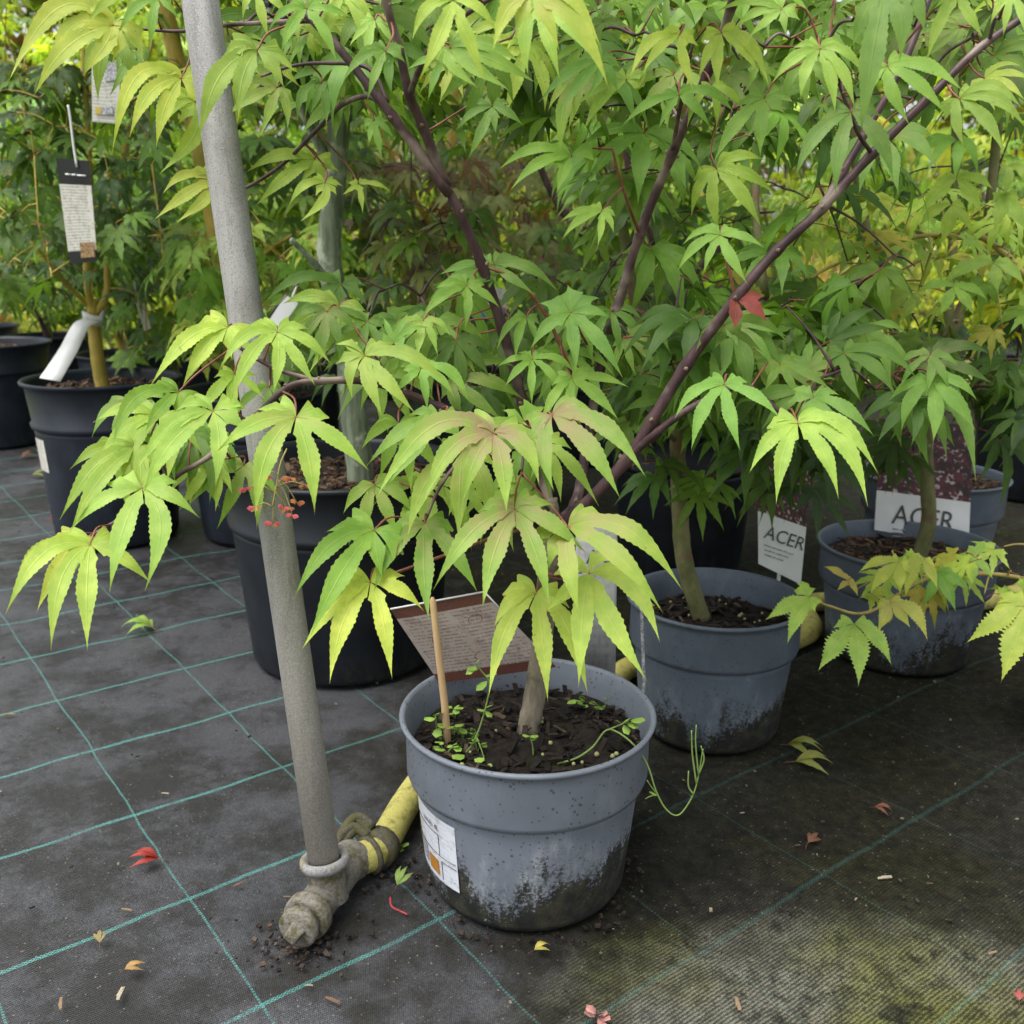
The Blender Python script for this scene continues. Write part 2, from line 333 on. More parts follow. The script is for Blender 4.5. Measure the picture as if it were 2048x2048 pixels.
for j in range(NY+1):
    for i in range(NX+1):
        x = -3.2 + 6.4*i/NX; y = -.8 + 5.9*(j/NY)**1.15
        z = .0045*noise.noise((x*4, y*4, 1.7)) + .0030*noise.noise((x*15+y*6, y*7, 4.2)) + .0012*noise.noise((x*40, y*40, 2.2)) - .003
        V.append((x, y, z))
for j in range(NY):
    for i in range(NX): a = j*(NX+1)+i; F.append((a, a+1, a+NX+2, a+NX+1))
g.add(V, F); tag(g.build('weed_mat', M_MAT), kind='structure')

# ------------------------------------------------------------------ leaves
def lobe_prof(s):
    p = .50
    if s < p: return .50 + .50*math.sin(math.pi/2*max(0, (s-.12)/(p-.12)))**1.1 if s > .12 else .50
    t = (s-p)/(1-p); return max(0.0, (1-t**1.45)**1.6*.93 + .07*(1-t))
def build_leaf(B, tips, N, nst=14, nw=2, serr=.10, wid=.150, bulge=.12, r=rng, bdir=None, mb=None, fold=.10, c=None, web=.27, axis=None, fan=37):
    """palmate leaf: one arched, folded, toothed strip per lobe, welded at the base"""
    mb = mb or MB(); N = N.normalized(); X, Y = frame(N)
    lob = []
    for T in tips:
        d = T - B; lob.append((math.atan2(d.dot(Y), d.dot(X)), T, d.length))
    Lm = max(l[2] for l in lob); n = len(lob)
    if axis is not None:
        c0 = math.atan2(axis.dot(Y), axis.dot(X))
    else:
        c0 = math.atan2(sum(math.sin(l[0])*l[2] for l in lob), sum(math.cos(l[0])*l[2] for l in lob))
    lob = sorted([((l[0]-c0+math.pi) % (2*math.pi) - math.pi, l[1], l[2]) for l in lob], key=lambda q: q[0])
    ini = [l[0] for l in lob]; k0 = min(range(n), key=lambda i: abs(ini[i])); st_ = R(fan)
    for i in range(k0+1, n): ini[i] = max(ini[i], ini[i-1]+st_*(.85 if lob[i][2] < .5*Lm else 1))
    for i in range(k0-1, -1, -1): ini[i] = min(ini[i], ini[i+1]-st_*(.85 if lob[i][2] < .5*Lm else 1))
    ini = [max(-2.75, min(2.75, q)) for q in ini]
    for i, (a, T, L) in enumerate(lob):
        a = ini[i]; ap = ini[i-1] if i else ini[-1] - 2*math.pi; an = ini[i+1] if i < n-1 else ini[0] + 2*math.pi
        ha = [min(.92, (a-ap)/2), min(.92, (an-a)/2)]; rw = web*Lm
        D0 = X*math.cos(a+c0) + Y*math.sin(a+c0)
        W = wid*Lm*(.42 + .58*L/Lm)*r.uniform(.9, 1.1)
        d = T - B; bd = N*r.uniform(.8, 1.25)*bulge*L
        if bdir is not None:
            hz = 1 - abs((d/L).dot(bdir.normalized()))**2; bd = bd + bdir*L*r.uniform(.6, 1.3)*(.25+1.6*hz) + (d/L).cross(N)*L*r.uniform(-.07, .07)
        P1 = B + D0*(.37*L) + bd*1.2; P2 = B + d*.66 + (D0*L - d)*.22 + bd*1.15
        sgn = r.choice((-1, 1)); wv = r.uniform(0, 6.28)
        V = []; F = []; UV = []; M_ = 2*nw+1
        for k in range(nst+1):
            s = (k/nst); u = 1-s
            p = B*(u**3) + P1*(3*u*u*s) + P2*(3*u*s*s) + T*(s**3)
            tg = (P1-B)*(3*u*u) + (P2-P1)*(6*u*s) + (T-P2)*(3*s*s)
            tg.normalize(); side = N.cross(tg)
            side = side.normalized() if side.length > 1e-5 else X
            nn = tg.cross(side)
            wb = W*lobe_prof(s); dist = s*L
            for m in range(-nw, nw+1):
                q = m/nw; sd_ = 0 if q < 0 else 1
                th = math.tan(ha[1 if q > 0 else 0])*1.10; lim = dist*th
                if dist <= rw: hw = lim
                else:
                    e_ = max(0.0, 1-(dist-rw)/(.20*Lm))
                    hw = max(min(wb, lim), rw*th*e_*e_*e_) if wb > lim*.6 or e_ > 0 else wb
                    hw = min(hw, lim)
                if abs(m) == nw and dist > rw and 0 < k < nst:
                    hw *= (1 + (serr if k % 2 == 0 else -serr*.55)*r.uniform(.5, 1.4))
                off = fold*hw*abs(q) * (1 if s > .12 else s/.12) - .0
                wav = .05*W*math.sin(s*9+wv+q*1.5)*abs(q)
                V.append(p + side*(hw*q) + nn*(off+wav)); UV.append((.5+.5*q*min(1, (hw/W)+.001) if False else .5+.5*q, s))
        for k in range(nst):
            for m in range(M_-1):
                b = k*M_+m; F.append((b, b+1, b+M_+1, b+M_))
        mb.add(V, F, 0, UV, c)
    return mb
def gen_tips(B, chord, N, r, droop=.25, n=7, curl=.35, spread=1.0):
    """tips of a generic leaf: chord is the vector to the central tip"""
    N = (N - chord.normalized()*N.dot(chord.normalized())).normalized(); L = chord.length; c = chord.normalized(); side = c.cross(N)
    ang = [0, 38, -38, 78, -78, 124, -124][:n]; ln = [1, .93, .93, .70, .70, .34, .34]
    out = []
    for a, l in zip(ang, ln):
        a = R(a*spread + r.uniform(-6, 6)); l = l*L*r.uniform(.9, 1.06); ae = a*(1-curl*.45)
        d = c*math.cos(ae) + side*math.sin(ae)
        out.append(B + d*l - N*l*droop*(.3+.7*abs(math.sin(a)))*r.uniform(.6, 1.3) )
    return out
def template(name, seed, nst, nw, serr, droop, bulge, curl, wid=.090, mat=None, pet=True, n=7, fold=.1, web=.19):
    r = random.Random(seed); B = Vector((0, 0, 0)); N = Vector((0, 0, 1)); ch = Vector((0, 1, 0))
    tips = gen_tips(B, ch, N, r, droop, n, curl); tips[0] = Vector((r.uniform(-.06, .06), 1, 0))
    mat = mat or LEAFS
    mb = build_leaf(B, tips, N, nst, nw, serr, wid, bulge, r, fold=fold, web=web, axis=ch, fan=34)
    if pet:
        tube(mb, [Vector((0, .01, -.004)), Vector((r.uniform(-.04, .04), -.16, -.05)), Vector((r.uniform(-.1, .1), -.36, -.18))], [.011, .010, .012], 5, 1)
    return mesh(name, mb.v, mb.f, [mat, M_PET], mb.uv, True, mb.m)
TPL = [template('leaf', 100+i, 11, 1, .10, *q) for i, q in enumerate([(.15, .14, .3), (.3, .2, .5), (.05, .08, .1), (.45, .24, .6), (.25, .16, .2), (.35, .12, .7)])]
TPLS = [template('leaf', 200+i, 10, 1, .22, *q, wid=.100, web=.20) for i, q in enumerate([(.15, .1, .2), (.3, .15, .4), (.1, .05, .1), (.4, .2, .5)])]
TPLF = [template('leaf', 300+i, 5, 1, 0, *q, wid=.10, pet=False, web=.22) for i, q in enumerate([(.15, .1, .2), (.3, .15, .5), (.1, .05, .1)])]

PAL = {  # base colours of young leaf tissue; darkest greens also paint shade into back layers
 'y': (.46, .575, .105), 'l': (.315, .475, .085), 'g': (.205, .375, .062), 'm': (.150, .280, .042), 'd': (.085, .170, .030), 'b': (.050, .102, .030), 'o': (.20, .225, .075), 'r': (.16, .10, .055), 'yo': (.44, .42, .08)}
def tint(k, v=.12, r=rng):
    c = PAL[k]; s = 1 + r.uniform(-v, v); h = r.uniform(-v, v)*.6
    return (c[0]*s*(1+h), c[1]*s, c[2]*s*(1-h))
def place(me, parent, B, chord, N, k, flush=0, r=rng, name='leaf', tc=None):
    L = chord.length; y = chord/L; z = N - y*N.dot(y)
    if z.length < 1e-4: z = y.orthogonal()
    z.normalize(); x = y.cross(z)
    o = bpy.data.objects.new(name, me); col.objects.link(o); o.parent = parent
    Mx = Matrix((x, y, z)).transposed().to_4x4(); Mx = Mx @ Matrix.Scale(L, 4)
    Mx.translation = B - parent.location; o.matrix_local = Mx
    c = tc or tint(k, .15, r); o.color = (*c, 1-flush); return o

def branch(parent, pts, r0, r1, mat, name='branch', n=10, sub=6, nodes=True, bow=None):
    P = spline(pts, sub); L = len(P); mb = MB(); rad = []
    nd = set(range(sub*1, L-2, max(3, int(sub*1.0)))) if nodes else set()
    for i in range(L):
        t = i/(L-1); q = r0 + (r1-r0)*t
        rad.append(q*(1.22 if i in nd else 1.0 + .04*math.sin(i*2.3)))
    tube(mb, P, rad, n)
    o = mb.build(name, mat, parent, parent.location)
    if nodes and r0 > .003:
        for i in nd:
            s = MB(); t = (P[i+1]-P[i-1]).normalized(); X, Y = frame(t); q = rad[i]
            a0 = rng.uniform(0, 6.28)
            for a in (a0, a0+math.pi):
                d = X*math.cos(a)+Y*math.sin(a)
                tube(s, [P[i]+d*q*.6, P[i]+d*q*1.1+t*q*.15, P[i]+d*q*1.32+t*q*.45], [q*.40, q*.30, q*.08], 6)
            s.build('bud_scar', M_NODE, o, parent.location)
    return P

# ------------------------------------------------------------------ pots
def make_pot(name, c, Rr, h, mat, label, style=0, soil=None, chips=None, group=None, sub=.03, ratio=.80):
    e = empty(name, (c[0], c[1], 0)); tag(e, label, 'plant pot', group)
    rb = Rr*ratio; ch = h*(.34 if style == 0 else .28)           # collar height
    rc = rb + (Rr*.93-rb)*((h-ch)/h)
    b = MB(); lathe(b, [(rb*.55, .004), (rb-.012, .003), (rb-.004, .006), (rb, .014), (rb+(rc-rb)*.5, (h-ch)*.5), (rc, h-ch-.012), (rc+.001, h-ch-.003), (rc-.006, h-ch-.003), (rb*.9, .03)], 72); b.build('body', mat, e)
    k = MB(); rr = Rr
    if style == 0: prof = [(rc-.003, h-ch-.0045), (rc+Rr*.055, h-ch), (rc+Rr*.072, h-ch+.007), (rr-.006, h-.014), (rr-.004, h-.007), (rr, h-.0055), (rr+.001, h-.002), (rr-.001, h), (rr-.004, h-.0005), (rr-.006, h-.004), (rr-.010, h-.02), (rc-.002, h-ch), (rc-.010, h-ch-.06)]
    else: prof = [(rc-.003, h-ch-.0045), (rc+.006, h-ch), (rc+.008, h-ch+.010), (rc+.003, h-ch+.014), (rr-.008, h-.02), (rr-.006, h-.010), (rr+.002, h-.009), (rr+.003, h-.003), (rr, h), (rr-.006, h-.001), (rr-.009, h-.01), (rc-.002, h-ch), (rc-.012, h-ch-.06)]
    lathe(k, prof, 72); k.build('rim_collar', mat, e)
    zs = h - sub; s = MB(); n = 40; rings = 9; V = [(0, 0, zs+.004)]; F = []; rs = Rr - .012 - sub*.10
    for i in range(1, rings+1):
        for j in range(n):
            a = 2*math.pi*j/n; q = rs*i/rings; x, y = q*math.cos(a), q*math.sin(a)
            V.append((x, y, zs + .006*noise.noise(((x+c[0])*30, (y+c[1])*30, 0)) + .004*noise.noise((x*90, y*90, 3))))
    for j in range(n): F.append((0, 1+j, 1+(j+1) % n))
    for i in range(rings-1):
        for j in range(n): a = 1+i*n+j; b_ = 1+i*n+(j+1) % n; F.append((a, a+n, b_+n, b_))
    s.add(V, F); s.build('soil', soil or M_SOIL, e)
    q = MB(); rr2 = random.Random(int(c[0]*1000)); cnt = int(520*(rs/.14)**2)
    for _ in range(cnt):
        a = rr2.uniform(0, 6.28); d = rs*.97*math.sqrt(rr2.random()); l = rr2.uniform(.004, .022)*rr2.uniform(.6, 1.2)
        box(q, (d*math.cos(a), d*math.sin(a), zs+rr2.uniform(-.001, .007)), l, l*rr2.uniform(.15, .42), l*rr2.uniform(.08, .24), rot3(rr2))
    tag(q.build('bark_chips', chips or M_CHIP, e, smooth=False), kind='stuff')
    return e, zs

pot1, zs1 = make_pot('plant_pot', (.018, .967), .1395, .208, M_POT, 'grey plastic plant pot with muddy foot and white price sticker', sub=.035)
pot2, zs2 = make_pot('plant_pot', (.297, 1.325), .128, .208, M_POT2, 'slate grey plastic pot with dark algae blotches beside the stickered pot', sub=.042)
pot3, zs3 = make_pot('plant_pot', (.687, 1.603), .150, .203, M_POT2, 'slate grey plastic pot behind the low yellow green spray of leaves', sub=.03, chips=M_CHIPL)
pot4, zs4 = make_pot('plant_pot', (.905, 2.02), .15, .23, M_POT2, 'slate grey plastic pot with brown mulch behind the red leaf picture sign', sub=.02, chips=M_CHIPL)
pot5, zs5 = make_pot('plant_pot', (-.291, 1.60), .205, .345, M_POTB, 'large black plastic pot with mulch standing behind the grey pipe', 1, sub=.035, chips=M_CHIPL)
pot6, zs6 = make_pot('plant_pot', (-.975, 2.30), .178, .392, M_POTD, 'dark plastic pot with white tape hanging over its rim', 1, sub=.03, chips=M_CHIPL)
pot7, zs7 = make_pot('plant_pot', (-1.86, 3.45), .21, .36, M_POTD, 'dark blue grey pot beyond the pot with white tape', 1, chips=M_CHIPL)
pot8, zs8 = make_pot('plant_pot', (-.625, 2.33), .178, .36, M_POTD, 'dark pot with pale chalky residue, half hidden by drooping maple leaves', 1, chips=M_CHIPL)
pot9, zs9 = make_pot('plant_pot', (-.09, 2.62), .21, .36, M_POTB, 'black plastic pot in the second row under the hero maple branches'.replace('hero ', 'dark '), 1, chips=M_CHIPL)
pot10, zs10 = make_pot('plant_pot', (.375, 2.06), .165, .335, M_POTB, 'tall black plastic pot with pale rim behind the slate grey pot', 1, chips=M_CHIPL)

# ------------------------------------------------------------------ main maple
hero = empty('maple_tree', (.018, .967, 0)); tag(hero, 'young green maple with drooping toothed leaves growing in the stickered grey pot', 'tree')
def px(l): return [aty(*q) for q in l]
SK = []   # skeleton points other things attach to
def hb(pts, r0, r1, mat=M_BRANCH, name='branch', nodes=True, sub=6):
    P = branch(hero, px(pts), r0, r1, mat, name, 10, sub, nodes); SK.extend(P); return P
tb = atz(1000, 1378, zs1-.004)
P = branch(hero, [tb + Vector((-.002, 0, -.02)), tb, aty(1012, 1310, tb.y+.004), aty(1026, 1200, tb.y), aty(1034, 1080, .962), aty(1040, 985, .962), aty(1036, 940, .965)], .0142, .0085, M_TRUNK, 'trunk', 14, 6, False); SK += P
b1 = hb([(1036, 960, .963), (1020, 880, .98), (985, 760, 1.0), (945, 620, .99), (905, 500, .97), (862, 400, .95), (838, 355, .945)], .0066, .0042)
hb([(838, 355, .945), (790, 235, .925), (766, 180, .91), (745, 90, .89), (722, 10, .87), (700, -120, .85)], .0048, .003)
hb([(843, 368, .943), (735, 222, .93), (690, 165, .93), (620, 80, .935), (545, 5, .95), (480, -80, .96)], .0048, .0028)
hb([(766, 180, .91), (790, 120, .87), (830, 55, .84), (880, 22, .82), (960, -30, .80)], .003, .0018, nodes=False)
hb([(1052, 985, .965), (1085, 950, 1.0), (1105, 850, 1.03), (1130, 690, 1.05), (1160, 585, 1.05), (1203, 440, 1.04), (1262, 290, 1.02), (1330, 130, 1.0), (1372, 10, .97), (1400, -110, .95)], .0060, .0040)
hb([(1040, 1005, .957), (1100, 955, .94), (1180, 868, .93), (1230, 790, .925), (1290, 690, .92), (1385, 560, .90), (1460, 470, .90), (1545, 390, .90), (1640, 285, .90), (1745, 180, .90), (1840, 85, .90), (1960, 0, .90)], .0066, .0030)
hb([(1545, 390, .90), (1585, 320, .91), (1630, 240, .92), (1700, 110, .93), (1760, -50, .94)], .0042, .0028)
hb([(1178, 866, .93), (1240, 812, .915), (1310, 762, .90), (1400, 726, .88), (1470, 772, .865), (1510, 790, .86)], .0042, .0018, nodes=False)
hb([(1022, 965, .95), (985, 930, .94), (935, 850, .93), (900, 800, .92), (830, 770, .91), (760, 742, .90), (690, 722, .89), (600, 722, .875), (540, 735, .865), (480, 790, .855), (400, 862, .85), (330, 905, .85), (250, 970, .845), (165, 1022, .84)], .0052, .0016)
hb([(600, 722, .875), (520, 700, .87), (450, 660, .87), (430, 630, .87)], .0022, .0013, nodes=False)
hb([(1034, 1080, .958), (1050, 1085, .93), (1098, 1078, .90)], .0022, .0014, M_PET, 'twig', False)
hb([(1034, 960, .955), (1005, 900, .91), (992, 855, .88), (1005, 815, .865), (1030, 790, .86)], .0022, .0013, nodes=False)
hb([(930, 845, .93), (870, 870, .905), (830, 920, .89), (802, 985, .875)], .0022, .0014, nodes=False)
hb([(1028, 1000, .955), (960, 1005, .92), (850, 1045, .88), (740, 1085, .855), (700, 1098, .85)], .002, .0013, M_PET, 'twig', False)
hb([(735, 215, .93), (690, 185, .95), (640, 200, .98), (590, 250, 1.0), (520, 320, 1.02), (440, 365, 1.03), (390, 350, 1.03)], .0026, .0015, nodes=False)
hb([(725, 195, .93), (690, 132, .94), (610, 122, .96), (545, 128, .97), (485, 148, .97)], .0022, .0013, nodes=False)
hb([(590, 42, .94), (520, 45, .97), (420, 52, 1.0), (330, 64, 1.04), (230, 58, 1.05)], .0024, .0014, nodes=False)
hb([(1203, 440, 1.04), (1185, 395, 1.0), (1163, 330, .98), (1150, 280, .97)], .0018, .0012, M_PET, 'twig', False)
hb([(1262, 290, 1.02), (1275, 210, .99), (1290, 130, .96), (1300, 80, .95)], .0024, .0013, nodes=False)
hb([(1010, 870, .985), (900, 760, 1.03), (850, 660, 1.07), (790, 560, 1.1)], .0034, .0016, nodes=False)
hb([(1078, 705, 1.0), (1030, 600, .98), (975, 530, .97), (915, 505, .97)], .0022, .0012, M_PET, 'twig', False)
hb([(1130, 690, 1.05), (1100, 640, 1.0), (1078, 600, .97)], .0018, .0012, M_PET, 'twig', False)
hb([(1385, 560, .90), (1370, 500, .90), (1355, 450, .90)], .0018, .0012, M_PET, 'twig', False)
hb([(1760, 170, .90), (1700, 140, .88), (1665, 118, .87)], .002, .0012, nodes=False)
hb([(1640, 285, .9), (1610, 240, .88), (1575, 150, .87), (1545, 95, .865)], .002, .0012, nodes=False)

def nearest(p):
    return min(SK, key=lambda q: (q-p).length_squared)
def petiole(leafobj, B, dirback, parent):
    q = nearest(B + dirback*.02); d = q - B
    if d.length > .075:     # grow a twig towards it first
        m = B + d.normalized()*.045 + Vector((0, 0, -.004)) + dirback*.01
        mid = (m+q)*.5 + Vector((0, 0, .1*d.length))
        tw = MB(); Pt = spline([q, mid, m], 5); tube(tw, Pt, [.0018-.0007*i/(len(Pt)-1) for i in range(len(Pt))], 6); tw.build('twig', M_BRANCH, parent, parent.location); SK.extend(Pt[2:]); q = m
    t = MB(); d = q-B
    tube(t, spline([B, B+dirback*min(.02, d.length*.35)+d*.2, q], 4), [.00095]*8+[.0013], 6)
    me = mesh('petiole', [leafobj.matrix_world.inverted() @ p if False else p - parent.location for p in t.v], t.f, M_PET)
    o = obj('petiole', me); o.parent = leafobj
UP = Vector((0, 0, 1))
def hleaf(base, tips, Y, k='g', flush=0.0, tree=None, nn=None, up=.62, wid=.088, serr=.08, pet=True, spread=1.0, depthk=1.0):
    tree = tree or hero
    B = aty(base[0], base[1], Y); cam_dir = (Vector((0, 0, CAM_H)) - B).normalized()
    N = (cam_dir + UP*up*depthk + Vector((rng.uniform(-.22, .22), 0, 0))).normalized()
    T = [onplane(t[0], t[1], B, N) for t in tips]
    Lm = max((t-B).length for t in T); nm_ = len(T)
    if len(T) == 1:
        T = T + gen_tips(B, T[0]-B, N, rng, .05, 7, .4, spread)[1:]
    else:
        X, Yx = frame(N); an = sorted(math.atan2((t-B).dot(Yx), (t-B).dot(X)) for t in T)
        # unwrap around the largest gap, then add the lobes the given tips leave out
        gaps = [((an[(i+1) % len(an)] + (2*math.pi if i == len(an)-1 else 0)) - an[i], i) for i in range(len(an))]
        gp, gi = max(gaps); a_end = an[gi]; 
        if gp > 2.2:
            st = .72
            for q, l in ((a_end+st, .34), (a_end+gp-st, .34)):
                T.append(B + (X*math.cos(q)+Yx*math.sin(q))*Lm*l*rng.uniform(.8, 1.1))
            if gp > 3.6:
                for q in (a_end+st*1.9, a_end+gp-st*1.9): T.append(B + (X*math.cos(q)+Yx*math.sin(q))*Lm*.2)
    # random relief of the tips along the normal so the blade is not flat
    T = [t + (t-B).cross(N)*0 - N*(t-B).length*rng.uniform(-.02, .10) for t in T]
    mb = build_leaf(B, T, N, 34, 2, serr, wid, .06, rng, UP*.05, fold=.16, web=.19, fan=44, axis=sum((t-B for t in T[:nm_]), Vector()))
    me = mesh('leaf', [v - tree.location for v in mb.v], mb.f, LEAF, mb.uv)
    o = obj('leaf', me, tree); o.color = (*tint(k, .15), 1-flush)
    if pet and tree is hero:
        mean = sum((t for t in T[:len(tips)]), Vector())/max(1, len(tips)) - B
        petiole(o, B, (-mean.normalized()*.6 - cam_dir*.5).normalized(), tree)
    return o
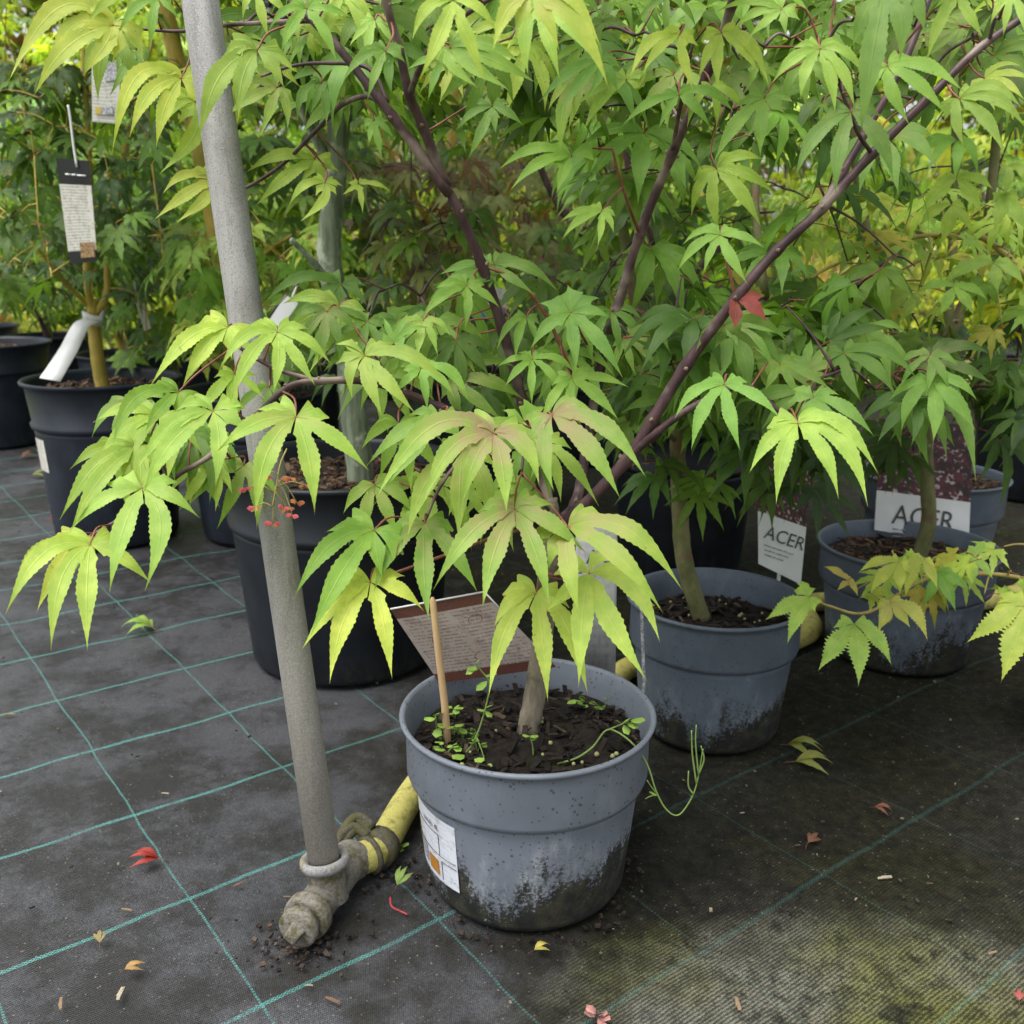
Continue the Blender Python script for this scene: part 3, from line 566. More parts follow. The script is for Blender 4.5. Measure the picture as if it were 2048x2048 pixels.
H = [ # base, lobe tips, distance, colour, flush
((971, 961), [(819, 1108), (911, 1153), (1040, 1146), (1108, 1036)], .80, 'l', .75),
((802, 990), [(706, 1122), (811, 1176), (905, 1122)], .84, 'g', .45),
((930, 818), [(706, 946), (799, 954), (872, 951), (956, 971), (1017, 917)], .82, 'l', .95),
((872, 850), [(768, 1019), (865, 1018), (930, 1000)], .86, 'l', .5),
((1040, 783), [(1045, 927), (1170, 934), (1221, 901)], .84, 'l', .85),
((1028, 835), [(1000, 905), (1060, 946), (1132, 949)], .88, 'l', .1),
((1072, 994), [(1035, 1075), (1096, 1166), (1253, 1153), (1290, 1105)], .80, 'l', .55),
((1012, 1120), [(932, 1187), (925, 1310), (1038, 1320), (1115, 1305)], .83, 'y', .1),
((1113, 1081), [(1093, 1293), (1224, 1276), (1248, 1211), (1030, 1150), (1190, 1088)], .82, 'y', .15),
((700, 1101), [(570, 1225), (625, 1290), (744, 1279), (802, 1149)], .80, 'y', 0),
((706, 1002), [(555, 1130), (585, 1210), (722, 1093)], .82, 'g', 0),
((828, 792), [(689, 879), (727, 924), (862, 822)], .86, 'g', 0),
((987, 794), [(864, 818), (950, 838), (1030, 765), (1000, 850)], .9, 'g', 0),
((1002, 678), [(949, 732), (1002, 763), (1058, 744), (1090, 708), (935, 690)], .95, 'g', 0),
((1077, 713), [(1017, 807), (1085, 800), (1168, 794), (1188, 730)], .93, 'g', 0),
((521, 631), [(410, 703), (431, 761), (513, 747), (596, 733), (625, 686)], .84, 'l', 0),
((427, 622), [(280, 737), (342, 730), (434, 680)], .85, 'y', 0),
((557, 791), [(407, 858), (482, 976), (595, 971), (695, 890)], .80, 'l', .3),
((400, 781), [(268, 937), (405, 928), (468, 819), (255, 890)], .81, 'l', .1),
((268, 927), [(130, 1003), (208, 1123), (272, 1115), (376, 980)], .80, 'l', .15),
((171, 1034), [(12, 1168), (97, 1230), (167, 1235), (289, 1106)], .79, 'y', .05),
((253, 850), [(110, 980), (133, 1010), (250, 960)], .83, 'l', .05),
((335, 745), [(210, 853), (270, 827), (330, 790)], .86, 'g', 0),
((441, 710), [(369, 798), (444, 802), (500, 760)], .85, 'l', 0),
((506, 735), [(495, 810), (555, 800), (440, 800)], .88, 'g', 0),
((147, 1024), [(22, 1140), (70, 1160), (140, 1090)], .82, 'y', 0),
((360, 830), [(300, 950), (395, 960), (355, 940)], .90, 'm', 0),
((686, 674), [(630, 690), (662, 753), (720, 790), (783, 780), (850, 730)], .88, 'l', .1),
((792, 698), [(805, 780), (857, 753), (888, 763), (740, 745)], .91, 'g', 0),
((741, 649), [(720, 600), (768, 590), (808, 620), (800, 690), (690, 680)], .93, 'g', 0),
((690, 610), [(620, 645), (660, 700), (735, 690), (600, 600)], .95, 'm', 0),
((877, 540), [(788, 608), (874, 622), (942, 581), (815, 545)], .95, 'g', 0),
((922, 506), [(823, 520), (800, 570), (880, 545)], .98, 'm', 0),
((930, 500), [(1010, 560), (1050, 545), (1000, 500)], .98, 'm', 0),
((1074, 590), [(1067, 535), (1010, 570), (997, 660), (1085, 705), (1176, 715), (1150, 600), (1130, 560)], .92, 'm', 0),
((990, 598), [(935, 660), (970, 680), (1010, 650)], .97, 'm', 0),
((1072, 294), [(932, 318), (956, 364), (1045, 366), (1110, 300)], .95, 'g', 0),
((1130, 398), [(1055, 451), (1123, 465), (1154, 437), (1050, 420)], .95, 'l', 0),
((847, 2), [(785, 150), (911, 150), (770, 80), (930, 60)], .76, 'l', 0),
((994, -6), [(922, 99), (1048, 92), (1147, 160), (1130, 95), (965, 60)], .74, 'y', .35),
((1005, 10), [(990, 140), (1050, 150), (1120, 120)], .80, 'l', .0),
((720, 99), [(640, 160), (686, 195), (760, 120), (650, 130)], .84, 'm', 0),
((843, 92), [(900, 170), (1011, 150), (960, 175), (985, 120)], .84, 'l', 0),
((830, 110), [(870, 165), (760, 130), (800, 190)], .86, 'g', 0),
((922, 202), [(874, 300), (930, 255), (982, 235), (850, 250)], .95, 'm', 0),
((1123, 116), [(1045, 212), (1010, 190), (1100, 180), (1160, 170)], .92, 'g', 0),
((1090, 150), [(1050, 290), (1075, 225), (1110, 240)], .95, 'l', .5),
((1175, 150), [(1093, 246), (1080, 200), (1200, 160)], .93, 'l', 0),
((1354, 60), [(1310, 150), (1350, 164), (1425, 140), (1446, 161)], .88, 'y', .1),
((1275, 64), [(1205, 140), (1302, 164), (1180, 150)], .88, 'y', .05),
((1275, 178), [(1165, 240), (1235, 242), (1335, 235), (1380, 210)], .92, 'g', 0),
((1540, 89), [(1449, 154), (1504, 188), (1572, 205), (1610, 202), (1630, 140)], .82, 'l', .05),
((1467, 14), [(1371, 60), (1345, 20), (1475, 62), (1400, 70)], .85, 'l', 0),
((1668, 120), [(1620, 190), (1713, 226), (1784, 205), (1812, 164)], .82, 'l', 0),
((1600, 207), [(1494, 335), (1572, 366), (1682, 335), (1640, 250)], .80, 'm', .1),
((1662, -25), [(1600, 80), (1617, 240), (1690, 110), (1740, 60)], .78, 'm', 0),
((1800, -12), [(1743, 106), (1760, 70), (1850, 60)], .82, 'l', 0),
((1900, -15), [(1885, 60), (1930, 66), (1860, 40)], .82, 'l', 0),
((1805, 181), [(1815, 273), (1890, 284), (1931, 232), (1925, 200)], .88, 'l', 0),
((1436, 181), [(1340, 304), (1429, 290), (1475, 210)], .88, 'g', 0),
((1336, 160), [(1290, 240), (1345, 235), (1400, 205)], .93, 'l', 0),
((1545, 190), [(1540, 235), (1565, 225), (1520, 220)], .92, 'm', 0),
((1354, 441), [(1272, 509), (1323, 513), (1408, 531), (1440, 465), (1280, 460)], .86, 'g', 0),
((1364, 612), [(1310, 660), (1345, 655), (1440, 660), (1490, 640)], .92, 'm', 0),
((1364, 723), [(1270, 790), (1302, 846), (1396, 846), (1473, 788)], .84, 'g', 0),
((1504, 795), [(1412, 891), (1465, 946), (1583, 935), (1639, 946), (1661, 894)], .80, 'l', 0),
((1533, 746), [(1480, 760), (1510, 810), (1590, 829), (1651, 816)], .84, 'g', 0),
((1470, 684), [(1440, 735), (1511, 747), (1570, 735)], .90, 'm', 0),
((1590, 662), [(1560, 700), (1624, 754), (1690, 740), (1730, 705)], .95, 'm', 0),
((1702, 744), [(1700, 840), (1788, 860), (1840, 905), (1755, 870)], 1.0, 'm', 0),
((205, 55), [(7, 167), (58, 188), (89, 154), (150, 150), (205, 123)], 1.0, 'y', .1),
((205, 78), [(150, 150), (178, 198), (258, 175)], 1.03, 'l', 0),
((290, 2), [(215, 65), (277, 99), (330, 40)], .98, 'g', 0),
((245, -8), [(157, 55), (190, 20), (230, 40)], 1.0, 'l', 0),
((335, 154), [(205, 287), (238, 262), (289, 277), (369, 195)], 1.0, 'y', .05),
((362, 198), [(294, 328), (300, 250), (330, 240)], 1.03, 'l', 0),
((478, 99), [(369, 263), (444, 232), (530, 171)], .90, 'l', 0),
((520, 130), [(445, 195), (510, 190), (560, 165)], 1.05, 'y', .2),
((571, 20), [(523, 106), (629, 123), (500, 60), (660, 40)], .90, 'g', 0),
((478, -15), [(500, 75), (450, 40), (540, 40)], .95, 'l', 0),
((395, 345), [(284, 420), (325, 427), (350, 415), (300, 375)], 1.0, 'y', .1),
((588, 304), [(458, 325), (475, 393), (560, 350), (610, 345)], 1.02, 'l', 0),
((608, 349), [(540, 390), (590, 375), (630, 370), (560, 420)], 1.0, 'y', .2),
((672, 350), [(735, 365), (680, 405), (640, 370)], 1.0, 'l', 0),
((640, 540), [(489, 578), (526, 629), (640, 590), (690, 580)], 1.05, 'm', 0),
((250, 100), [(200, 190), (270, 185), (215, 150)], 1.08, 'm', 0),
((600, 160), [(555, 235), (610, 240), (580, 215)], .98, 'm', 0),
((640, 190), [(560, 260), (625, 270), (650, 240)], 1.0, 'g', 0),
((700, 230), [(690, 280), (715, 300), (740, 265)], .95, 'g', 0),
((640, -10), [(600, 90), (690, 110), (700, 60)], .92, 'l', 0),
((700, 40), [(650, 90), (690, 130), (740, 90)], .9, 'l', 0),
((1130, 40), [(1060, 80), (1110, 120), (1200, 80)], 1.0, 'm', 0),
((1425, 120), [(1400, 170), (1450, 180), (1480, 150)], .95, 'g', 0),
((1250, -10), [(1190, 40), (1250, 70), (1310, 50)], .98, 'm', 0),
((1560, 10), [(1540, 70), (1590, 70), (1500, 50)], .9, 'm', 0),
]
for q in H: hleaf(*q)
r8 = random.Random(31)
for (x0, x1, y0, y1, ya, yb_, n_, pal) in ((610, 900, 575, 720, .92, 1.02, 13, 'gmlmd'), (210, 480, 745, 900, .86, .93, 8, 'lgg'), (700, 1060, 800, 930, .88, .95, 8, 'glm'), (1220, 1560, 600, 760, .96, 1.06, 14, 'gmgmd'), (1560, 1760, 600, 760, .95, 1.1, 9, 'gmmd'), (420, 700, -30, 180, .98, 1.08, 12, 'lglym'), (700, 1100, -30, 200, .96, 1.06, 14, 'lgymm'), (1180, 1500, 60, 330, 1.07, 1.16, 12, 'glmmd'), (1500, 1930, -20, 260, .95, 1.08, 16, 'lgmyd'), (950, 1180, 560, 720, 1.02, 1.1, 6, 'mg')):
    for _ in range(n_):
        bx, by = r8.uniform(x0, x1), r8.uniform(y0, y1); L_ = r8.uniform(70, 145); a_ = r8.gauss(0, .75)
        hleaf((bx, by), [(bx + L_*math.sin(a_), by + L_*math.cos(a_))], r8.uniform(ya, yb_), r8.choice(pal), r8.choice((0, 0, .3)), wid=r8.uniform(.085, .11), up=r8.uniform(.25, 1.0))

# leaves on the far side and top of the same crown, shared meshes
def filler(tree, n, box_, pal, size, tpl, r, sk=None, twig_mat=M_BRANCH, lean=.5):
    for _ in range(n):
        vx, vy, Y = r.uniform(*box_[0]), r.uniform(*box_[1]), r.uniform(*box_[2]); B = aty(vx, vy, Y)
        out = Vector((r.uniform(-1, 1), r.uniform(-1.1, .5), 0)).normalized()
        ch = (out*r.uniform(.5, 1) + Vector((0, 0, -r.uniform(.25, 1.1)))).normalized()*size*r.uniform(.75, 1.15)
        N = (UP + out*r.uniform(.1, .9) + Vector((0, -lean, 0))).normalized()
        o = place(r.choice(tpl), tree, B, ch, N, r.choice(pal), 0, r)
        if sk is not None: yield o, B, B - ch*.36 - N*(ch.length*.16)
r1 = random.Random(5)
def attach(it, tree, mat, nm='twigs'):
    mb = MB()
    for o, B, S in it:
        q = nearest(S); d = q-S
        Pt = spline([q, (q+S)*.5+Vector((0, 0, .06*d.length)), S], 4); tube(mb, Pt, [.0016, .0016, .0015, .0014, .0013, .0012, .0011, .001, .001], 5)
        SK.extend(Pt[4::2])
    if mb.v: tag(mb.build(nm, mat, tree, tree.location), kind='stuff')
def hero_fill():
    for a in ((45, ((820, 1900), (-60, 230), (1.07, 1.25)), 'gmmdd'), (22, ((560, 1000), (-80, 200), (1.0, 1.2)), 'gmmd'), (13, ((1180, 1700), (230, 520), (1.08, 1.22)), 'mmd'), (24, ((1230, 1660), (520, 720), (.98, 1.15)), 'mmd'), (14, ((700, 1150), (520, 760), (1.03, 1.2)), 'md'), (30, ((700, 1900), (-420, -60), (.8, 1.1)), 'gm')):  # darker greens put depth shading into this back layer's colour
        yield from filler(hero, a[0], a[1], a[2], .088, TPL, r1, SK)
attach(hero_fill(), hero, M_BRANCH)

def disc_leaf(mb, p, d, l, w_, mi=1, ref=None):
    d = d.normalized(); X, Y = frame(d, ref or UP); Y = Y if Y.z > 0 else -Y
    mb.add([p, p+d*l*.3+X*w_*.8, p+d*l*.7+X*w_, p+d*l, p+d*l*.7-X*w_, p+d*l*.3-X*w_*.8, p+d*l*.5+Y*w_*.25], [(0, 1, 6), (1, 2, 6), (2, 3, 6), (3, 4, 6), (4, 5, 6), (5, 0, 6)], mi)
# hanging red flower cluster below the arching branch
fl = MB(); A = aty(528, 880, .81)
stem = spline([aty(540, 850, .82), A, aty(522, 915, .805), aty(514, 960, .80)], 5); tube(fl, stem, .0008, 5, 0)
for (a, b, k) in ((465, 925, 1), (482, 962, 1), (542, 965, 2), (560, 952, 2), (515, 992, 1), (548, 905, 2), (575, 918, 2), (500, 905, 1), (535, 960, 1), (552, 975, 1)):
    p = aty(a, b, .80+rng.uniform(-.008, .008)); s = rng.choice(stem[8:]); tube(fl, spline([s, (s+p)*.5+Vector((0, 0, .004)), p], 3), .0005, 4, 0)
    for sg in (-1, 1):
        d = Vector((sg*1.0, rng.uniform(-.5, .5), rng.uniform(-.5, .35))).normalized(); u_ = frame(d)[1]
        L = rng.uniform(.005, .0085); FR = Vector((rng.uniform(-.3, .3), -1, .5)); disc_leaf(fl, p, d, L, L*.27, k, FR); disc_leaf(fl, p, d+Vector((0, rng.uniform(-.6, .6), -.7)), L*.7, L*.18, 3-k, FR)
fo = fl.build('flower_cluster', [M_PETG, M_RED, M_ORB], hero, hero.location)
# two red bud leaves on the right-hand branch
for B_, T_ in (((1388, 565), [(1385, 618), (1445, 600), (1440, 555)]),):
    o = hleaf(B_, T_, .895, 'r', 0, pet=False, wid=.2); o.color = (.34, .075, .07, 1); o['label'] = 'small pinkish red bud leaf'

# ------------------------------------------------------------------ the other potted maples
def maple(name, label, pot, zs, trunk, r0, mat, crowns, leaf, tpl, seed, cat='tree', group=None, pmat=M_BRANCH, nobj=300):
    """trunk: list of polylines in world space; crowns: (pixel box, n, palette)"""
    global SK
    keep = SK; SK = []
    e = empty(name, (pot[0], pot[1], 0)); tag(e, label, cat, group); r = random.Random(seed)
    for i, (pl, a, b) in enumerate(trunk):
        P = branch(e, pl, a, b, mat, 'trunk' if i == 0 else 'branch', 10, 6, i > 0); SK.extend(P)
    def it():
        left = nobj
        for (bx, n, pal, sz) in crowns:
            yield from filler(e, n, bx, pal, sz, tpl, r, SK)
    attach(it(), e, pmat); SK, SK2 = keep, SK
    return e
P3 = lambda l: [aty(*q) for q in l]
def base(pot, zs, dx=0, dy=0): return Vector((pot.location.x+dx, pot.location.y+dy, zs-.01))

b5 = base(pot5, zs5, .035, .0)
maple('maple_tree', 'maple with thick smooth grey green trunk in the large black pot', b5, zs5,
 [([b5, aty(668, 800, 1.6), aty(650, 640, 1.61), aty(618, 500, 1.62), aty(622, 400, 1.62), aty(632, 270, 1.62), aty(640, 60, 1.62), aty(650, -150, 1.62)], .023, .015),
  ([aty(640, 560, 1.61), aty(590, 500, 1.58), aty(545, 455, 1.55)], .006, .004), ([aty(625, 330, 1.62), aty(560, 200, 1.6), aty(500, 20, 1.6)], .009, .005), ([aty(635, 240, 1.62), aty(760, 100, 1.65), aty(850, -60, 1.7)], .009, .005)], 0, M_TRUNKG,
 [(((470, 760), (-120, 200), (1.45, 1.75)), 70, 'mmdg', .085), (((740, 1000), (-120, 260), (1.45, 1.8)), 60, 'mmd', .085), (((480, 720), (560, 720), (1.5, 1.7)), 14, 'md', .08), (((690, 900), (380, 560), (1.65, 1.85)), 30, 'odmo', .075)], 0, TPL, 21)
b6 = base(pot6, zs6)
maple('maple_tree', 'fine leaved green maple with yellow stems tied with white tape', b6, zs6,
 [([b6, aty(183, 690, 2.3), aty(174, 615, 2.3), aty(172, 570, 2.3)], .017, .013), ([aty(172, 600, 2.3), aty(160, 520, 2.28), aty(165, 350, 2.3), aty(150, 100, 2.3)], .009, .005), ([aty(175, 600, 2.3), aty(198, 560, 2.3), aty(200, 480, 2.3), aty(230, 300, 2.35), aty(280, 80, 2.4)], .009, .005), ([aty(165, 585, 2.3), aty(120, 540, 2.25), aty(60, 470, 2.2)], .006, .004)], 0, M_TRUNKY,
 [(((-40, 330), (120, 560), (2.0, 2.6)), 225, 'mddbb', .078), (((190, 420), (440, 680), (2.32, 2.65)), 70, 'mgdl', .075), (((-40, 300), (-100, 140), (2.1, 2.7)), 14, 'gmdl', .075)], 0, TPLS, 22, pmat=M_TRUNKY)  # dark-heavy leaf mix paints deeper shade into this crown
b8 = base(pot8, zs8)
maple('maple_tree', 'maple with pale yellow trunk standing right behind the grey pipe', b8, zs8,
 [([b8, aty(440, 700, 2.33), aty(425, 560, 2.33), aty(398, 420, 2.33), aty(370, 280, 2.33), aty(335, 150, 2.33), aty(300, 0, 2.33), aty(280, -150, 2.33)], .021, .018), ([aty(425, 560, 2.33), aty(500, 480, 2.3), aty(560, 440, 2.25)], .006, .004), ([aty(370, 280, 2.33), aty(450, 150, 2.4), aty(520, -50, 2.45)], .009, .005)], 0, M_TRUNKY,
 [(((330, 640), (430, 680), (2.1, 2.5)), 140, 'lgyglm', .08), (((430, 700), (200, 420), (2.2, 2.7)), 70, 'ddbm', .08), (((300, 560), (-120, 120), (2.2, 2.7)), 40, 'glm', .08)], 0, TPLS, 23, pmat=M_TRUNKY)
b2 = base(pot2, zs2, -.012, .01)
maple('maple_tree', 'maple with slender olive trunk in the algae blotched slate pot', b2, zs2,
 [([b2, aty(1293, 1060, b2.y), aty(1283, 960, b2.y), aty(1278, 860, b2.y), aty(1276, 800, b2.y)], .0135, .0105), ([aty(1276, 815, b2.y), aty(1230, 700, 1.36), aty(1190, 540, 1.4), aty(1160, 350, 1.42), aty(1130, 180, 1.42), aty(1110, -50, 1.42)], .0085, .006), ([aty(1278, 815, b2.y), aty(1330, 740, 1.33), aty(1400, 650, 1.32), aty(1440, 560, 1.3)], .0075, .004), ([aty(1275, 830, b2.y), aty(1240, 800, 1.28), aty(1200, 760, 1.25)], .004, .003), ([aty(1440, 560, 1.3), aty(1420, 340, 1.35), aty(1450, 60, 1.4)], .006, .004)], 0, M_TRUNKO,
 [(((1120, 1560), (600, 800), (1.18, 1.45)), 75, 'mddm', .085), (((1200, 1260), (860, 930), (1.28, 1.34)), 3, 'dm', .08), (((1310, 1350), (880, 930), (1.25, 1.32)), 3, 'gm', .085), (((1400, 1560), (800, 920), (1.2, 1.4)), 14, 'db', .085), (((1060, 1500), (280, 620), (1.3, 1.55)), 38, 'mdmg', .085), (((1000, 1500), (-100, 280), (1.3, 1.6)), 60, 'mmg', .085)], 0, TPL, 24)
b3 = base(pot3, zs3, .02)
maple('maple_tree', 'maple with dark olive trunk in the slate pot by the red leaf sign', b3, zs3,
 [([b3, aty(1752, 980, b3.y), aty(1748, 900, b3.y), aty(1746, 830, b3.y)], .0135, .011), ([aty(1746, 840, b3.y), aty(1765, 730, 1.6), aty(1800, 600, 1.6), aty(1850, 470, 1.6), aty(1880, 200, 1.6)], .009, .007), ([aty(1746, 850, b3.y), aty(1722, 760, 1.58), aty(1690, 640, 1.55), aty(1620, 380, 1.55), aty(1590, 100, 1.55)], .008, .006), ([aty(1760, 740, 1.6), aty(1785, 600, 1.57), aty(1800, 250, 1.57), aty(1790, 0, 1.57)], .007, .007)], 0, M_TRUNKO,
 [(((1560, 1932), (590, 740), (1.35, 1.75)), 58, 'dmmb', .085), (((1600, 1715), (780, 880), (1.45, 1.6)), 7, 'bd', .085), (((1860, 1990), (640, 830), (1.3, 1.5)), 10, 'db', .095), (((1500, 1990), (150, 480), (1.45, 1.9)), 24, 'mdmg', .085), (((1480, 1990), (-120, 160), (1.4, 1.8)), 60, 'mmg', .085)], 0, TPL, 25)
b10 = base(pot10, zs10)
maple('maple_tree', 'dark stemmed maple in the tall black pot with pale rim', b10, zs10,
 [([b10, aty(1260, 650, 2.06), aty(1250, 500, 2.06), aty(1190, 350, 2.06), aty(1160, 100, 2.06)], .016, .009), ([aty(1255, 560, 2.06), aty(1400, 400, 2.1), aty(1430, 200, 2.1)], .01, .006), ([aty(1255, 600, 2.06), aty(1060, 400, 2.1), aty(990, 250, 2.1)], .01, .006)], 0, M_BRANCH,
 [(((960, 1480), (500, 700), (1.85, 2.3)), 70, 'ddmb', .085), (((1000, 1350), (180, 520), (1.9, 2.4)), 30, 'mdgl', .085)], 0, TPLS, 26)
b9 = base(pot9, zs9)
maple('maple_tree', 'olive brown fine leaved maple in the second row black pot', b9, zs9,
 [([b9, aty(860, 560, 2.62), aty(850, 450, 2.62), aty(845, 300, 2.62), aty(860, 100, 2.62)], .018, .012), ([aty(855, 500, 2.62), aty(750, 330, 2.6), aty(700, 200, 2.6)], .009, .006), ([aty(855, 500, 2.62), aty(960, 350, 2.65), aty(1000, 200, 2.65)], .009, .006)], 0, M_TRUNKY,
 [(((660, 1080), (270, 600), (2.3, 2.9)), 170, 'ooodr', .085), (((640, 1050), (560, 660), (2.3, 2.7)), 30, 'dmo', .08)], 0, TPLS, 27)
# low yellow-green maple whose pot stands just right of the picture
pot11, zs11 = make_pot('plant_pot', (.86, 1.26), .125, .205, M_POT2, 'slate grey pot holding the low yellow green maple', chips=M_CHIPL)
b11 = base(pot11, zs11)
yt = maple('maple_tree', 'low yellow green maple with small coarsely toothed leaves reaching in from the right', b11, zs11,
 [([b11, b11+Vector((.0, 0, .12)), b11+Vector((.0, .03, .3))], .012, .010), ([b11+Vector((0, 0, .05)), aty(1960, 1090, 1.24), aty(1850, 1075, 1.22), aty(1740, 1090, 1.18), aty(1640, 1150, 1.13), aty(1570, 1140, 1.1), aty(1530, 1122, 1.08)], .0035, .0013), ([b11+Vector((.0, .03, .3)), aty(1900, 480, 1.3), aty(1800, 440, 1.28), aty(1690, 450, 1.26), aty(1560, 530, 1.22)], .005, .0016), ([aty(1690, 450, 1.26), aty(1560, 500, 1.24), aty(1480, 560, 1.2)], .0022, .0013), ([b11+Vector((0, .03, .25)), b11+Vector((.05, -.02, .5)), b11+Vector((.08, 0, .8))], .006, .003)], 0, M_PETG,
 [(((1490, 1950), (350, 620), (1.2, 1.42)), 62, ['l', 'yo', 'l', 'y', 'g'], .062), (((1640, 1960), (1020, 1120), (1.15, 1.28)), 16, ['yo', 'l', 'y'], .052)], 0, TPLS, 28, pmat=M_PETG)
HY = [((1613, 1172), [(1545, 1260), (1622, 1291), (1685, 1247)], 1.08, 'l', .1), ((1528, 1122), [(1444, 1164), (1487, 1212), (1500, 1110)], 1.08, 'l', .1), ((1695, 1055), [(1641, 1117), (1700, 1115), (1620, 1075)], 1.15, 'y', .3), ((1740, 1052), [(1709, 1120), (1770, 1105), (1690, 1070)], 1.15, 'y', .4),
 ((1771, 1074), [(1740, 1140), (1805, 1147), (1830, 1105)], 1.17, 'g', 0), ((1839, 1045), [(1800, 1075), (1860, 1010), (1875, 1085), (1830, 1110)], 1.2, 'l', .1), ((1682, 1132), [(1657, 1185), (1720, 1180), (1753, 1202)], 1.1, 'yo', .4), ((1935, 1136), [(1822, 1205), (1890, 1277), (1870, 1150)], 1.0, 'y', .1), ((1600, 1090), [(1555, 1065), (1620, 1120), (1580, 1110)], 1.12, 'yo', .5),
 ((1420, 560), [(1370, 500), (1400, 520)], 1.2, 'yo', .2), ((1625, 545), [(1510, 555), (1560, 585), (1680, 565)], 1.2, 'l', 0), ((1715, 548), [(1640, 615), (1690, 605), (1640, 570)], 1.2, 'l', 0), ((1795, 535), [(1725, 545), (1770, 590), (1835, 590), (1860, 560)], 1.2, 'l', 0), ((1870, 490), [(1770, 530), (1880, 545), (1930, 530)], 1.2, 'l', .1), ((1800, 330), [(1870, 350), (1730, 400), (1850, 395)], 1.15, 'l', .1), ((1900, 305), [(1890, 360), (1960, 350)], 1.15, 'l', 0), ((1890, 360), [(1870, 430), (1935, 430)], 1.15, 'l', 0), ((1790, 380), [(1770, 455), (1830, 430), (1730, 420)], 1.18, 'l', .1)]
for q in HY: hleaf(*q, tree=yt, serr=.22, wid=.14, pet=False)

# ------------------------------------------------------------------ nursery rows behind: potted maples with a crown of joined leaves
def foliage_mesh(name, seed, n, rad, pal, size, tpls, hollow=.45):
    r = random.Random(seed); mb = MB()
    datas = []
    for me in tpls: datas.append(([v.co.copy() for v in me.vertices], [tuple(p.vertices) for p in me.polygons], [me.polygons[i].material_index for i in range(len(me.polygons))]))
    for _ in range(n):
        while True:
            p = Vector((r.uniform(-1, 1), r.uniform(-1, 1), r.uniform(-1, 1)))
            if hollow < p.length < 1: break
        if noise.noise(p*2.6 + Vector((seed, 0, 0))) < -.18: continue
        out = p.copy(); out.z *= .3; p = Vector((p.x*rad[0], p.y*rad[1], p.z*rad[2]))
        ch = (out + Vector((r.uniform(-.6, .6), r.uniform(-.6, .6), -r.uniform(.1, .9)))).normalized(); N = UP + out*.7 + Vector((r.uniform(-.5, .5), r.uniform(-.5, .5), 0))
        z = (N - ch*N.dot(ch)).normalized(); x = ch.cross(z); s = size*r.uniform(.7, 1.2); Mx = Matrix((x*s, ch*s, z*s)).transposed()
        v, f, mi = r.choice(datas); c = tint(r.choice(pal), .2, r)
        mb.add([Mx @ q + p for q in v], f, 0, None, (*c, 1))
    return mesh(name, mb.v, mb.f, LEAFA, [(.35, .4)]*len(mb.v), True, None, mb.c)
FOL = [foliage_mesh('crown', 41+i, 620, (.42, .42, .5), p, .085, TPLF) for i, p in enumerate(('gmlm', 'mddg', 'lyly', 'mooo'))]
def back_tree(x, y, h, k, s, lab, tintc=(1, 1, 1), group=None, rp=.17):
    p, z = make_pot('plant_pot', (x, y), rp, .34, rng.choice([M_POTB, M_POTD]), 'dark pot of the ' + lab, 1, chips=M_CHIPL)
    e = empty('maple_tree', (x, y, 0)); tag(e, lab, 'tree', group)
    zc = h
    for i in range(3):
        a = rng.uniform(0, 6.28); d = Vector((math.cos(a), math.sin(a), 0))
        mid = Vector((x, y, zc*.6)) + d*.06
        branch(e, [Vector((x, y, z-.02)) + d*.006, mid, Vector((x, y, zc+.15)) + d*.22], .013, .005, rng.choice([M_TRUNKO, M_BRANCH, M_TRUNKY]), 'trunk' if i == 0 else 'branch', 7, 4, False)
    o = obj('crown', FOL[k], e, (0, 0, zc)); o.scale = (s, s, s); o.rotation_euler = (0, 0, rng.uniform(0, 6.28)); o.color = (*tintc, 1); o['kind'] = 'stuff'
bt = [(-1.86, 3.95, .80, 1, .85, 'dense dark green maple beyond the white taped pot'), (-1.3, 3.3, .80, 1, .85, 'dense dark green maple behind the black and white tag'), (-.75, 3.35, .85, 0, .85, 'bushy green maple behind the yellow trunk beside the pipe'), (-.28, 3.6, 1.05, 3, 1.0, 'olive brown maple behind the thick grey green trunk'), (.25, 3.2, 1.0, 3, .85, 'olive brown maple behind the tall black pot with pale rim'), (1.5, 2.75, .72, 1, .7, 'dense dark green maple behind the mulch topped slate pot'), (-2.4, 4.4, 1.2, 2, 1.15, 'bright yellow green maple behind the far left pot'), (-1.5, 4.5, 1.3, 2, 1.2, 'bright yellow green maple above the white barcode tag'), (-.6, 4.6, 1.35, 0, 1.2, 'bushy green maple in the last row behind the pipe'), (.2, 4.5, 1.45, 2, 1.1, 'bright yellow green maple in the last row behind the forked branch'), (2.2, 4.3, 1.2, 2, 1.1, 'bright yellow green maple in the last row by the lawn'), (1.2, 4.4, 1.1, 2, 1.0, 'bright yellow green maple seen through the low yellow maple')]
for i, (x, y, h, k, s, lab) in enumerate(bt):
    back_tree(x, y, h, k, s, lab)

for o_, cx, cy, cz, k, s_ in [(o, *q) for o, q in zip([x for x in bpy.data.objects if x.name.startswith('maple_tree')][1:8], [(-.29, 1.66, 1.58, 0, .9), (-.97, 2.3, 1.78, 1, 1.05), (-.62, 2.36, 1.85, 1, .95), (.30, 1.5, 1.52, 0, .85), (.74, 1.75, 1.58, 0, .9), (.38, 2.15, 1.72, 1, .9), (-.09, 2.62, 1.8, 1, .95)])]:  # unseen crowns above the frame, added to shade the background foliage
    o = obj('shading_upper_crown', FOL[k], o_, Vector((cx, cy, cz)) - o_.location); o.scale = (s_, s_, s_*.9); o['kind'] = 'stuff'; o.color = (.8, .8, .8, 1)

